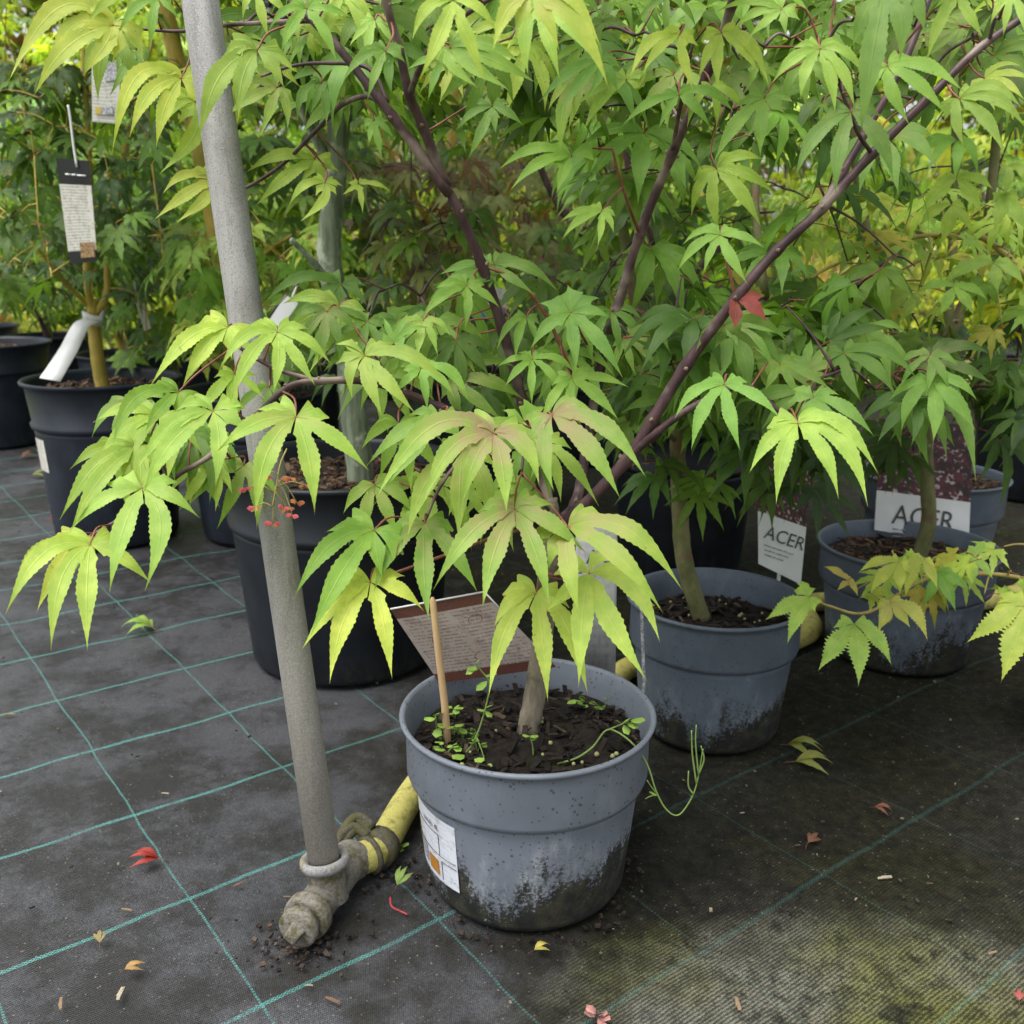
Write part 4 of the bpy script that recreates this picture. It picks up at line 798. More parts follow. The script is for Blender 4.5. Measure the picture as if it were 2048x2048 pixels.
# shrubs and hedge beyond the mat
def shrub_mesh(seed, n, pal, leaf):
    r = random.Random(seed); mb = MB()
    for _ in range(n):
        p = Vector((r.gauss(0, 1), r.gauss(0, 1), r.gauss(0, 1))).normalized()*r.uniform(.55, 1)**.5; p.z = abs(p.z)
        if noise.noise(p*3+Vector((seed, 0, 0))) < -.25: continue
        d = (p + Vector((r.uniform(-.7, .7), r.uniform(-.7, .7), r.uniform(-.3, .7)))).normalized(); X, Y = frame(d); l = leaf*r.uniform(.6, 1.4)
        mb.add([p, p+d*l*.5+X*l*.3, p+d*l, p+d*l*.5-X*l*.3], [(0, 1, 2, 3)], 0, None, (*tint(r.choice(pal), .25, r), 1))
    return mesh('foliage', mb.v, mb.f, LEAFA, [(.35, .4)]*len(mb.v), True, None, mb.c)
PAL['py'] = (.42, .44, .13); PAL['pk'] = (.42, .24, .15); PAL['hy'] = (.30, .36, .09)
SHR = [shrub_mesh(61, 2600, ['py', 'hy', 'y'], .10), shrub_mesh(62, 2600, ['hy', 'g', 'm'], .10), shrub_mesh(63, 2600, ['pk', 'hy', 'py'], .10), shrub_mesh(64, 2600, ['m', 'd', 'g'], .10)]
SL = ['pale yellow shrub', 'fresh green shrub', 'pinkish tan shrub', 'dark green shrub']
r3 = random.Random(9)
for i in range(26):
    x = -5.4 + (i % 13)*.9 + r3.uniform(-.25, .25); y = (6.2 if i < 13 else 8.3) + r3.uniform(-.5, .5); k = r3.choice((0, 0, 1, 2, 0, 3))
    e = empty('shrub', (x, y, -.02)); tag(e, SL[k] + ' on the lawn beyond the weed mat', 'shrub', 'lawn shrubs: ' + SL[k])
    st = MB(); 
    for j in range(4): a = j*1.6; tube(st, [Vector((0, 0, 0)), Vector((math.cos(a)*.15, math.sin(a)*.15, .4)), Vector((math.cos(a)*.3, math.sin(a)*.3, .8))], [.02, .014, .006], 6)
    st.build('stem', M_TRUNKO, e); o = obj('foliage', SHR[k], e); s = r3.uniform(.55, .8); o.scale = (s, s, s*(1.3 if i < 13 else 2.0)); o.rotation_euler = (0, 0, r3.uniform(0, 6)); o['kind'] = 'stuff'
hd = MB(); r4 = random.Random(3)
for _ in range(30000):
    x = r4.uniform(-9, 9); z = r4.uniform(0, 1)**.8*4.2; y = 11.5 + .5*noise.noise((x*.8, z*.9, 0)) - .35*math.sin(x*1.7) + r4.uniform(-.25, .5); p = Vector((x, y, z))
    d = Vector((r4.uniform(-1, 1), r4.uniform(-1, .2), r4.uniform(-.4, 1))).normalized(); X, Y = frame(d); l = r4.uniform(.14, .30)
    hd.add([p, p+d*l*.5+X*l*.32, p+d*l, p+d*l*.5-X*l*.32], [(0, 1, 2, 3)], 0, None, (*tint(r4.choice(['hy', 'py', 'hy', 'py', 'g', 'pk']), .25, r4), 1))
tag(hd.build('hedge_foliage', LEAFA, colr=True), 'tall pale green hedge closing the view behind the shrubs', 'hedge', kind='stuff')

# ------------------------------------------------------------------ standpipe, tee, yellow hose
def galv():
    t = NT('weathered_galvanised_steel'); o = t.objco(); mp = t.n('Mapping'); t.set(mp.inputs[0], o); mp.inputs['Scale'].default_value = (1, 1, .12)
    n = t.noise(mp.outputs[0], 40, 5, .65); f = t.noise(o, 500, 3, .8); n2 = t.noise(o, 9, 4); v = t.voro(o, 420)
    sp = t.n('SeparateXYZ'); t.set(sp.inputs[0], o)
    c = t.mix(t.ramp(n, .35, .65), rgb(.18, .178, .18), rgb(.31, .305, .305)); c = t.mix(t.math('MULTIPLY', t.ramp(f, .4, .7), .6), c, rgb(.33, .325, .32)); c = t.mix(t.math('MULTIPLY', t.ramp(n2, .5, .7), .45), c, rgb(.12, .105, .08))
    c = t.mix(t.math('MULTIPLY', t.math('LESS_THAN', v, .27), .5), c, rgb(.075, .07, .065))
    st_ = t.noise(mp.outputs[0], 95, 6, .75); c = t.mix(t.math('MULTIPLY', t.ramp(st_, .52, .66), .5), c, rgb(.10, .095, .085)); c = t.mix(t.math('MULTIPLY', t.ramp(t.noise(o, 900, 2), .62, .7), .5), c, rgb(.55, .55, .56))
    low = t.math('MULTIPLY', t.math('SUBTRACT', 1.0, t.ramp(sp.outputs[2], .05, .55)), .7); c = t.mix(low, c, t.mix(t.ramp(f, .35, .7), rgb(.30, .27, .22), rgb(.50, .46, .39)))
    return t.done(t.pbr(c, .58, t.bump(t.math('ADD', f, n), .3, .001), .5, .08))
def mossy(name, a, b, m, lo=.45, hi=.62):
    t = NT(name); o = t.objco(); n = t.noise(o, 60, 6, .75); n2 = t.noise(o, 260, 5, .75)
    c = t.mix(t.ramp(n2, .35, .65), a, b); c = t.mix(t.ramp(n, lo, hi), c, m); c = t.mix(t.math('MULTIPLY', t.ramp(n2, .55, .7), .6), c, rgb(.05, .045, .035))
    return t.done(t.pbr(c, .8, t.bump(t.math('ADD', n2, n), .7, .003), .3))
M_GALV = galv(); M_TEE = mossy('mossy_cast_fitting', rgb(.125, .115, .095), rgb(.25, .23, .20), rgb(.085, .08, .03)); M_COLLAR = mossy('pale_pipe_collar', rgb(.20, .195, .20), rgb(.33, .325, .34), rgb(.2, .18, .08), .5, .66)
M_HOSE = mossy('yellow_hose_rubber', rgb(.42, .385, .10), rgb(.52, .48, .15), rgb(.20, .185, .05), .48, .68); M_TAPE = mossy('dirty_rag', rgb(.055, .05, .04), rgb(.14, .13, .095), rgb(.09, .085, .03))
sp0 = atz(622, 1655, .045); tee_c = Vector((sp0.x-.002, sp0.y-.002, .03))
top = aty(345, -160, .985); bot = aty(622, 1660, sp0.y)
pa = empty('standpipe', (sp0.x, sp0.y, 0)); tag(pa, 'leaning grey galvanised standpipe rising from a mossy tee fitting', 'pipe')
mb = MB(); dirp = (top-bot).normalized(); tube(mb, [bot - dirp*.01, bot + (top-bot)*.25, bot+(top-bot)*.5, bot+(top-bot)*.75, top + dirp*.35], .0169, 28); mb.build('pipe', M_GALV, pa, pa.location)
hd_ = (atz(800, 1478, .02) - atz(600, 1745, .02)); hd_.z = 0; hd_.normalize()
ax = Matrix((hd_.cross(UP).normalized(), UP, hd_)).transposed()     # lathe z -> hose direction
tc = Vector((bot.x, bot.y, .026)) + hd_*.004
t_ = MB(); lathe(t_, [(.0, -.054), (.020, -.054), (.0245, -.0535), (.0255, -.050), (.0255, -.041), (.0240, -.0385), (.0202, -.037), (.0200, -.02), (.0206, 0), (.0200, .03), (.0202, .045), (.0232, .047), (.0236, .057), (.0222, .060), (.0, .060)], 32, 0, tc, ax); t_.build('tee_fitting', M_TEE, pa, pa.location)
c_ = MB(); x_, y_ = frame(dirp); up_ = Matrix((x_, y_, dirp)).transposed()
lathe(c_, [(.0200, -.034), (.0212, -.020), (.0208, .004), (.0222, .007)], 32, 0, Vector((bot.x, bot.y, .052)), up_); c_.build('socket', M_TEE, pa, pa.location)
c_ = MB(); lathe(c_, [(.0210, .004), (.0250, .006), (.0268, .010), (.0262, .015), (.0235, .0175), (.0205, .0165), (.0172, .012)], 32, 0, Vector((bot.x, bot.y, .052)), up_); c_.build('collar', M_COLLAR, pa, pa.location)
p_ = MB(); pc = tc - hd_*.060; lathe(p_, [(.0, -.010), (.0185, -.010), (.0212, -.0085), (.0215, -.002), (.0190, .001), (.0190, .006), (.0, .006)], 28, 0, pc, ax)
p_.build('end_plug', M_TEE, pa, pa.location)
p_ = MB(); M3 = ax @ Matrix.Rotation(.25, 3, 'Z'); lathe(p_, [(.0115, .0), (.0105, -.010), (.0095, -.013), (.0, -.0135)], 4, 0, pc - hd_*.009, M3); bo_ = p_.build('plug_head', M_TEE, pa, pa.location, smooth=False); bv = bo_.modifiers.new('bevel', 'BEVEL'); bv.width = .002; bv.segments = 2
hose = empty('hose', (tc.x, tc.y, 0)); tag(hose, 'dirty yellow hose running from the pipe fitting behind the pots', 'hose')
hp = [tc + hd_*.05, atz(720, 1602, .024), atz(775, 1510, .022), atz(830, 1440, .020), atz(935, 1345, .018)]
hp += [Vector((.10, 1.21, .018)), atz(1182, 1262, .018), Vector((.30, 1.50, .018)), atz(1525, 1192, .018), Vector((.60, 1.80, .018)), atz(1850, 1128, .018), Vector((1.4, 2.1, .018))]
hp[5] = Vector((.05, 1.17, .018))
mb = MB(); tube(mb, spline(hp, 8), .0185, 18); mb.build('hose_tube', M_HOSE, hose, hose.location)
tp = MB(); pts = spline(hp, 8)
for a, l, rr in ((5, 6, .0225), (7, 9, .0235)):
    tube(tp, pts[a:l+1], [rr]*(l+1-a), 14)
q0 = atz(672, 1590, .035)
for i in range(4):
    o_ = Vector((rng.uniform(-.004, .004), rng.uniform(-.006, .006), i*.003)); tube(tp, spline([q0+o_+Vector((.02, .005, .004)), q0+o_+Vector((.0, .012, .012)), q0+o_+Vector((-.014, -.004, .002)), q0+o_+Vector((-.018, -.02, -.018))], 4), .0058, 8)
tp.build('rag_tie', M_TAPE, hose, hose.location)

# ------------------------------------------------------------------ signs, labels and tags
def quad_panel(name, pts, th, mats, parent, mi=0):
    """thin real panel through 4 points (tl,tr,br,bl)"""
    p = [Vector(q) for q in pts]; n = (p[1]-p[0]).cross(p[3]-p[0]).normalized()*th
    mb = MB(); mb.add(p + [q+n for q in p], [(0, 1, 2, 3), (7, 6, 5, 4), (0, 4, 5, 1), (1, 5, 6, 2), (2, 6, 7, 3), (3, 7, 4, 0)], 0, [(0, 1), (1, 1), (1, 0), (0, 0)]*2)
    return mb.build(name, mats, parent, parent.location, smooth=False, uv=True), n.normalized()
def lettering(text, org, xd, yd, size, mat, parent, name='lettering', off=.0009, sx=1.0):
    cu = bpy.data.curves.new('t', 'FONT'); cu.body = text; cu.size = size; cu.resolution_u = 3; cu.align_x = 'LEFT'
    o = bpy.data.objects.new('t', cu); col.objects.link(o); dg = bpy.context.evaluated_depsgraph_get(); me = bpy.data.meshes.new_from_object(o.evaluated_get(dg)); bpy.data.objects.remove(o)
    x = xd.normalized(); y = (yd - x*yd.dot(x)).normalized(); z = x.cross(y)
    for v in me.vertices: v.co = (Vector(org) - parent.location) + x*v.co.x*sx + y*v.co.y + z*off
    me.materials.clear(); me.materials.append(mat); me.name = name
    return obj(name, me, parent)
def photo_mat(name, a, b, c3, scale=40):
    t = NT(name); o = t.n('TexCoord').outputs['UV']; n = t.noise(o, scale*.2, 5, .6); v = t.voro(o, scale*.6)
    c = t.mix(t.ramp(n, .4, .6), a, b); c = t.mix(t.ramp(t.math('ADD', v, t.math('MULTIPLY', n, .6)), .98, 1.2), c, c3); return t.done(t.pbr(c, .4, None, .4))
M_REDPIC = photo_mat('printed_red_foliage', rgb(.022, .006, .009), rgb(.10, .014, .028), rgb(.45, .4, .4)); M_GRNPIC = photo_mat('printed_dark_foliage', rgb(.012, .02, .012), rgb(.03, .05, .025), rgb(.14, .15, .11))
def print_mat(name, paper, ink, rows, cols=2, band=None, dens=.5):
    t = NT(name); uv = t.n('TexCoord').outputs['UV']; sp = t.n('SeparateXYZ'); t.set(sp.inputs[0], uv); u, v = sp.outputs[0], sp.outputs[1]
    ln = t.math('LESS_THAN', t.math('FRACT', t.math('MULTIPLY', v, rows)), .42)
    cm = t.n('CombineXYZ'); t.set(cm.inputs[0], t.math('MULTIPLY', u, 30)); t.set(cm.inputs[1], t.math('MULTIPLY', t.math('FLOOR', t.math('MULTIPLY', v, rows)), 7.3)); 
    wd = t.ramp(t.noise(cm.outputs[0], 1.6, 3, .7), .42, .52)
    rag = t.math('LESS_THAN', t.math('FRACT', t.math('MULTIPLY', u, cols)), t.math('ADD', .62, t.math('MULTIPLY', t.noise(t.math('FLOOR', t.math('MULTIPLY', v, rows)), 3.1), .5)))
    mar = t.math('MULTIPLY', t.math('GREATER_THAN', u, .04), t.math('LESS_THAN', u, .97))
    m = t.math('MULTIPLY', t.math('MULTIPLY', ln, wd), t.math('MULTIPLY', rag, mar))
    stain = t.noise(uv, 7, 5, .65); c = t.mix(t.ramp(stain, .45, .75), paper, t.mix(1.0, paper, rgb(.62, .58, .56), 'MULTIPLY'))
    c = t.mix(t.math('MULTIPLY', m, dens), c, ink)
    spk = t.n('TexVoronoi'); t.set(spk.inputs['Vector'], uv); spk.inputs['Scale'].default_value = 26
    c = t.mix(t.math('MULTIPLY', t.math('LESS_THAN', spk.outputs[0], t.math('SUBTRACT', t.math('MULTIPLY', stain, .5), .14)), .8), c, rgb(.05, .03, .025))
    if band is not None:
        bm = t.math('GREATER_THAN', t.math('ABSOLUTE', t.math('SUBTRACT', v, .5)), .5-band); c = t.mix(bm, c, t.mix(t.ramp(t.noise(uv, 60, 4), .4, .6), rgb(.11, .04, .03), rgb(.15, .06, .048)))
    return t.done(t.pbr(c, .5, None, .4))
M_CARD = print_mat('printed_instruction_card', rgb(.42, .35, .34), rgb(.08, .05, .05), 24, 2, .125); M_TEXT = print_mat('small_print_label', rgb(.60, .59, .54), rgb(.16, .16, .15), 22, 1, None, .7); M_TAGT = print_mat('hanging_tag_print', rgb(.52, .52, .48), rgb(.12, .12, .12), 16, 1, None, .5); M_CURL = print_mat('faded_label_print', rgb(.50, .50, .52), rgb(.2, .2, .21), 16, 1, None, .28); M_STK = print_mat('pot_sticker_paper', rgb(.66, .69, .76), rgb(.25, .27, .3), 14, 2, None, .22)

# instruction card leaning in the main pot
e = empty('info_card', atz(930, 1290, zs1)); tag(e, 'brown edged printed care card leaning at the back of the stickered pot', 'plant label')
A_, B_, C_, D_ = aty(738, 1152, 1.03), aty(915, 1118, 1.05), aty(1052, 1258, 1.06), aty(832, 1290, 1.045)
# keep it a planar rectangle-like sheet
quad_panel('card', (A_, B_, C_, D_), .0012, M_CARD, e)
ed = MB(); tube(ed, [A_+Vector((0, -.0012, .001)), B_+Vector((0, -.0012, .001))], .0011, 6); tube(ed, [B_+Vector((0, -.001, .001)), B_.lerp(C_, .3)], .0010, 6); ed.build('card_edge', M_WHITE, e, e.location)
xd = (B_-A_).normalized(); yd = (A_-D_).normalized()
for (fx, fy) in ((.25, .55), (.5, .28), (.70, .72)):
    p = A_.lerp(B_, fx).lerp(D_.lerp(C_, fx), 1-fy); rg = MB()
    cc = xd.cross((yd-xd*yd.dot(xd)).normalized()); yy = cc.cross(xd); P = [p + cc*.0012 + xd*.0085*math.cos(a*.524) + yy*.0062*math.sin(a*.524) for a in range(13)]; tube(rg, P, .0004, 4); rg.build('red_ring_print', M_INKR, e, e.location)
# bamboo splint
e = empty('bamboo_stick', atz(852, 1412, zs1)); tag(e, 'split bamboo stick stuck in the soil before the brown care card', 'stick')
s0 = atz(851, 1414, zs1-.003); s1 = aty(817, 1128, s0.y+.01); mb = MB(); tube(mb, [s0-Vector((0, 0, .02)), s0.lerp(s1, .3)+Vector((.0006, 0, 0)), s0.lerp(s1, .7), s0.lerp(s1, .975), s1], [.0041, .004, .0038, .0035, .0014], 8); mb.build('stick', M_BAMB, e, e.location)
# ACER signs
def acer(quad, split, pic, label, tsz, tx, ty, loc):
    e = empty('plant_sign', loc); tag(e, label, 'sign'); TL, TR, BR, BL_ = quad
    ml, mr = TL.lerp(BL_, split), TR.lerp(BR, split)
    quad_panel('text_panel', (ml, mr, BR, BL_), .001, M_WHITE, e); quad_panel('picture_panel', (TL, TR, mr, ml), .001, pic, e)
    x = mr-ml; y = ml-BL_; lettering('ACER', BL_ + x*tx + y*ty + x.cross(y).normalized()*.0006, x, y, tsz, M_INK, e, sx=.92)
    for i in range(3):
        p = BL_ + x*(tx+.02) + y*(ty-.13-.09*i); bar = MB(); nv = x.cross(y).normalized(); u_ = x.normalized(); q_ = 0.0
        while q_ < x.length*(.62-.12*i):      # illegible small print: broken dashes
            w_ = rng.uniform(.05, .14)*x.length; a_ = p + u_*q_ + nv*.0014; b_ = a_ + u_*w_; tube(bar, [a_, b_], tsz*.028, 4); q_ += w_ + .025*x.length
        bar.build('small_print', M_GREYP, e, e.location)
    st = MB(); m = BL_.lerp(BR, .5)+Vector((0, .004, 0)); tube(st, [m.lerp((TL+TR)/2, .3)+Vector((0, .002, 0)), m, Vector((m.x, m.y, max(.0, loc.z-.04)))], .003, 6); st.build('stake', M_WHITE, e, e.location)
    return e
Ys = 1.47
acer((aty(1428, 850, Ys+.03), aty(1532, 872, Ys+.03), aty(1512, 1098, Ys), aty(1432, 1060, Ys)), .52, M_REDPIC, 'tilted white ACER sign with red picture at the rim of the algae blotched pot', .030, .10, .53, Vector((.40, Ys-.03, zs2)))
Ys = 1.735
acer((aty(1662, 785, Ys+.04), aty(1836, 795, Ys+.04), aty(1828, 1022, Ys), aty(1650, 994, Ys)), .64, M_REDPIC, 'large ACER sign with dark red leaf picture behind the maple trunk', .052, .17, .22, Vector((.72, Ys-.02, zs3)))
# curled white label standing between the pots
e = empty('plant_label', Vector((.115, 1.16, 0))); tag(e, 'curled white plastic label standing behind the stickered pot', 'plant label')
mb = MB(); V = []; F = []; UV = []; n = 12
for j in range(2):
    for i in range(n+1):
        t = i/n; a = -1.1 + 1.9*t; tp_ = aty(1128, 965, 1.17) if j else aty(1128, 1260, 1.17); wv = .032
        V.append(tp_ + Vector((wv*math.sin(a), -wv*math.cos(a)*.8, 0))); UV.append((t, j))
for i in range(n): F.append((i, i+1, n+2+i, n+1+i))
mb.add(V, F, 0, UV); ob = mb.build('sheet', M_CURL, e, e.location, uv=True); so_ = ob.modifiers.new('thickness', 'SOLIDIFY'); so_.thickness = .0008
pA = aty(1108, 1058, 1.133); lettering('AC', aty(1106, 1062, 1.134), Vector((1, .05, 0)), UP, .026, M_INK, e)
st = MB(); tube(st, [aty(1135, 1240, 1.165), Vector((.118, 1.165, -.002))], .004, 6); st.build('stake', M_WHITE, e, e.location)
e = empty('plant_label', atz(1232, 1300, .02)); tag(e, 'thin white stick label leaning between the two grey pots', 'plant label'); mb = MB(); tube(mb, [Vector((.150, 1.150, 0)), aty(1218, 1290, 1.17), aty(1212, 1150, 1.19), aty(1190, 1070, 1.21)], .0024, 6); mb.build('stick', M_GREYP, e, e.location)
# white tape on the yellow stem
e = empty('ribbon_tag', aty(172, 612, 2.27)); tag(e, 'white tape looped round the yellow maple stem and hanging over the pot rim', 'ribbon')
mb = MB(); C0 = spline([aty(172, 610, 2.26), aty(150, 622, 2.22), aty(128, 665, 2.14), aty(104, 705, 2.085), aty(92, 724, 2.07)], 5); V = []; F = []
for i, p in enumerate(C0):
    wv = .016+.006*i/len(C0); V += [p+Vector((-wv, 0, .004)), p+Vector((wv, 0, -.004))]
for i in range(len(C0)-1): F.append((2*i, 2*i+1, 2*i+3, 2*i+2))
mb.add(V, F); ob = mb.build('strip', M_WHITE, e, e.location); ob.modifiers.new('thickness', 'SOLIDIFY').thickness = .001
mb = MB(); c0 = aty(174, 607, 2.3); V = []; F = []; 
for i in range(17):
    a = i*2*math.pi/16; q = c0+Vector((.024*math.cos(a), .024*math.sin(a), .006*math.sin(a*2))); V += [q+Vector((0, 0, .012)), q-Vector((0, 0, .012))]
for i in range(16): F.append((2*i, 2*i+1, 2*i+3, 2*i+2))
mb.add(V, F); ob = mb.build('loop', M_WHITE, e, e.location); ob.modifiers.new('thickness', 'SOLIDIFY').thickness = .001
# hanging tags on the left maple
def htag(name, label, tl, tr, br, bl, Y, parts, hook):
    e = empty(name, aty(*tl, Y)); tag(e, label, 'plant label'); q = [aty(*p, Y) for p in (tl, tr, br, bl)]
    def sub(u0, u1, v0, v1, mat, nm, th=.001, lift=0):
        def P(u, v): return q[0].lerp(q[1], u).lerp(q[3].lerp(q[2], u), v) + Vector((0, -lift, 0))
        quad_panel(nm, (P(u0, v0), P(u1, v0), P(u1, v1), P(u0, v1)), -th if False else th, mat, e)
    for p in parts: sub(*p)
    hk = MB(); tube(hk, spline([aty(*p, Y-.003) for p in hook], 4), .0022, 6); hk.build('loop', M_WHITE, e, e.location); return e
t1 = htag('hanging_tag', 'black and white hanging tag on the left maple', (100, 305), (163, 310), (180, 500), (128, 505), 1.98, [(0, 1, 0, .24, M_BLACKP, 'header'), (.0, 1, .24, .88, M_TEXT, 'text_panel'), (0, 1, .88, 1, M_BLACKP, 'footer'), (.45, .95, .80, .95, simple('faded_leaf_print', rgb(.26, .17, .08), .6, .4, 300, .6), 'picture', .001, .0025)], [(140, 322), (133, 280), (126, 225), (122, 205)])
bar = MB()
for q0_, q1_ in ((.12, .3), (.34, .5), (.54, .86)): tube(bar, [aty(112+52*q0_, 335+4*q0_, 1.974), aty(112+52*q1_, 335+4*q1_, 1.974)], .0016, 4)
bar.build('small_print', M_WHITE, t1, t1.location)
t2 = htag('hanging_tag', 'white hanging tag with barcode below the pale leaves beside the pipe', (166, 130), (218, 122), (222, 240), (168, 236), 1.85, [(0, 1, 0, 1, M_TAGT, 'text_panel'), (.35, .75, .72, .86, M_GREYP, 'picture', .001, .0025), (.14, .34, .74, .86, M_YEL, 'yellow_block', .001, .003), (.5, .95, .0, .30, M_GREYP, 'barcode', .001, .0025)], [(190, 130), (196, 100), (205, 60)])
htag('hanging_tag', 'narrow white tag lower down behind the yellow stemmed maple', (252, 575), (266, 570), (282, 625), (270, 630), 2.42, [(0, 1, 0, 1, M_TEXT, 'text_panel')], [(258, 572), (252, 550), (250, 530)])
htag('hanging_tag', 'plain white tag just right of the grey pipe', (535, 560), (560, 575), (515, 640), (490, 632), 1.85, [(0, 1, 0, 1, M_WHITE, 'text_panel')], [(548, 566), (556, 545), (565, 520)])
htag('hanging_tag', 'large dark picture tag with terracotta roof print behind the pipe', (458, -30), (640, -30), (600, 160), (452, 175), 1.62, [(.03, 1, 0, 1, M_GRNPIC, 'picture_panel'), (0, .03, 0, 1, M_WHITE, 'white_edge'), (.03, .22, .56, .86, simple('terracotta_print', rgb(.20, .055, .03), .6), 'roof_print', .001, .0025), (.22, .75, .8, .98, M_BLACKP, 'dark_print', .001, .0025)], [(560, -30), (565, -60), (570, -90)])
htag('hanging_tag', 'blue and white picture tag behind the left maple branch', (880, 530), (958, 548), (940, 640), (862, 640), 2.2, [(0, 1, 0, .35, M_TAGT, 'header'), (0, 1, .35, .6, simple('blue_print', rgb(.06, .16, .45), .5), 'blue_panel'), (0, 1, .6, 1, M_GRNPIC, 'picture_panel'), (.2, .6, .85, .98, M_REDPIC, 'red_print', .001, .0025)], [(910, 535), (908, 515), (905, 495)])

# stickers on the pots
def sticker(pot, Rr, h, a0, a1, z0, z1, mat, rfun, name='sticker', nseg=12, off=.0012):
    mb = MB(); V = []; F = []; UV = []
    for i in range(nseg+1):
        a = R(a0+(a1-a0)*i/nseg)
        for j in range(5):
            z = z0+(z1-z0)*j/4; r_ = rfun(z)+off; V.append((r_*math.cos(a), r_*math.sin(a), z)); UV.append((i/nseg, j/4))
    for i in range(nseg):
        for j in range(4): b = i*5+j; F.append((b, b+5, b+6, b+1))
    mb.add(V, F, 0, UV); return mb.build(name, mat, pot, uv=True)
def rf1(z):
    Rr, h = .1395, .208; rb = Rr*.8; ch = h*.34; rc = rb+(Rr*.93-rb)*((h-ch)/h); return rb + (rc-rb)*z/(h-ch)
stk = sticker(pot1, 0, 0, 168, 232, .040, .122, M_STK, rf1)
def on1(a, z, off): r_ = rf1(z)+off; return Vector((r_*math.cos(R(a)), r_*math.sin(R(a)), z))
for (a0, a1, z0, z1, m, nm) in ((207, 217, .047, .066, M_ORANGE, 'orange_square'), (196, 205, .050, .072, M_GREYP, 'grey_square'), (187, 193, .058, .082, M_YEL, 'yellow_square')):
    o = sticker(pot1, 0, 0, a0, a1, z0, z1, m, rf1, nm, 6, .0018); o.parent = stk
ln = MB()
for seg in (((193, .100), (219, .100)), ((219, .100), (219, .075)), ((193, .074), (231, .074)), ((220, .068), (231, .068)), ((220, .068), (220, .045))):
    (a, z), (b, z2) = seg; tube(ln, [on1(a+(b-a)*i/8, z+(z2-z)*i/8, .0016) for i in range(9)], .00035, 4)
o = ln.build('box_lines', M_INK, pot1); o.parent = stk
x_ = on1(224, .108, 0)-on1(204, .108, 0); tx_ = lettering('sazuki 4L', pot1.location + on1(205, .106, .0022), x_, UP, .0088, M_INK, pot1); tx_.parent = stk
for v in tx_.data.vertices:   # wrap the word round the pot
    p = v.co; a = math.atan2(p.y, p.x); r_ = rf1(p.z)+.0019; v.co = (r_*math.cos(a), r_*math.sin(a), p.z)
def rf6(z):
    Rr, h = .178, .392; rb = Rr*.8; ch = h*.28; rc = rb+(Rr*.93-rb)*((h-ch)/h); return rb + (rc-rb)*z/(h-ch)
sticker(pot6, 0, 0, 210, 232, .185, .262, M_TEXT, rf6)

# ------------------------------------------------------------------ weeds in the main pot, granules
M_WLEAF = simple('weed_leaf', rgb(.25, .40, .07), .55, .35, 60, .2)
def weed(label, stems, leaves, root):
    e = empty('weed', root); tag(e, label, 'weed'); s = MB()
    for pts, r0 in stems: P = spline(pts, 5); tube(s, P, [r0*(1-.4*i/len(P)) for i in range(len(P))], 6)
    s.build('stem', M_WEED, e, e.location)
    for (p, d, l) in leaves:
        m = MB(); l *= 1.3; disc_leaf(m, p, d, l, l*.42, 0); o = m.build('leaf', M_WLEAF, e, e.location)
    return e
r0 = atz(880, 1425, zs1); yb = r0.y
weed('tall thin weed with paired round leaves beside the bamboo stick', [([r0, aty(900, 1395, yb), aty(918, 1340, yb), aty(926, 1290, yb), aty(912, 1268, yb), aty(898, 1252, yb)], .0011), ([aty(903, 1392, yb), aty(912, 1415, yb-.01), aty(920, 1440, yb-.015)], .0008)],
 [(aty(898, 1253, yb), Vector((.5, -.3, .5)), .010), (aty(906, 1262, yb), Vector((-1, -.3, .1)), .010), (aty(902, 1258, yb), Vector((-.8, -.3, -.5)), .011), (aty(922, 1285, yb), Vector((-.7, -.4, -.5)), .012), (aty(918, 1275, yb), Vector((.9, -.4, .3)), .011), (aty(920, 1335, yb), Vector((.5, -.5, .4)), .008), (aty(918, 1340, yb), Vector((-.6, -.5, .2)), .008), (aty(918, 1342, yb), Vector((.7, -.5, -.4)), .008), (aty(920, 1440, yb-.015), Vector((.5, -.6, .1)), .011), (aty(917, 1430, yb-.014), Vector((-.6, -.6, 0)), .010), (aty(880, 1425, yb-.01), Vector((-.6, -.6, .1)), .013)], r0)
r0 = atz(838, 1405, zs1)
weed('cluster of round leaved seedlings at the foot of the bamboo stick', [([r0, aty(828, 1380, r0.y), aty(825, 1352, r0.y)], .0009), ([r0+Vector((.012, .01, 0)), aty(862, 1370, r0.y+.01)], .0008)],
 [(aty(826, 1352, r0.y), Vector((.3, -.6, .5)), .012), (aty(825, 1356, r0.y), Vector((-.8, -.5, .1)), .011), (aty(828, 1366, r0.y), Vector((.8, -.5, -.1)), .010), (aty(832, 1374, r0.y), Vector((-.2, -.7, -.4)), .010), (aty(846, 1372, r0.y), Vector((.5, -.6, .2)), .009), (aty(862, 1368, r0.y+.01), Vector((.6, -.6, .2)), .010), (aty(868, 1376, r0.y+.01), Vector((.8, -.4, -.2)), .009), (aty(826, 1412, r0.y), Vector((-.7, -.6, 0)), .011), (aty(838, 1414, r0.y-.005), Vector((.2, -.8, 0)), .010)], r0)
r0 = atz(1055, 1440, zs1); yb = r0.y
Z_ = [r0, aty(1090, 1430, yb), aty(1122, 1408, yb+.01), aty(1145, 1378, yb+.015), aty(1165, 1378, yb+.015), aty(1198, 1402, yb), aty(1225, 1440, yb-.005), aty(1242, 1490, yb-.012), aty(1262, 1525, yb-.015), aty(1285, 1535, yb-.015), aty(1308, 1505, yb-.012), aty(1320, 1470, yb-.01), aty(1330, 1410, yb-.01)]
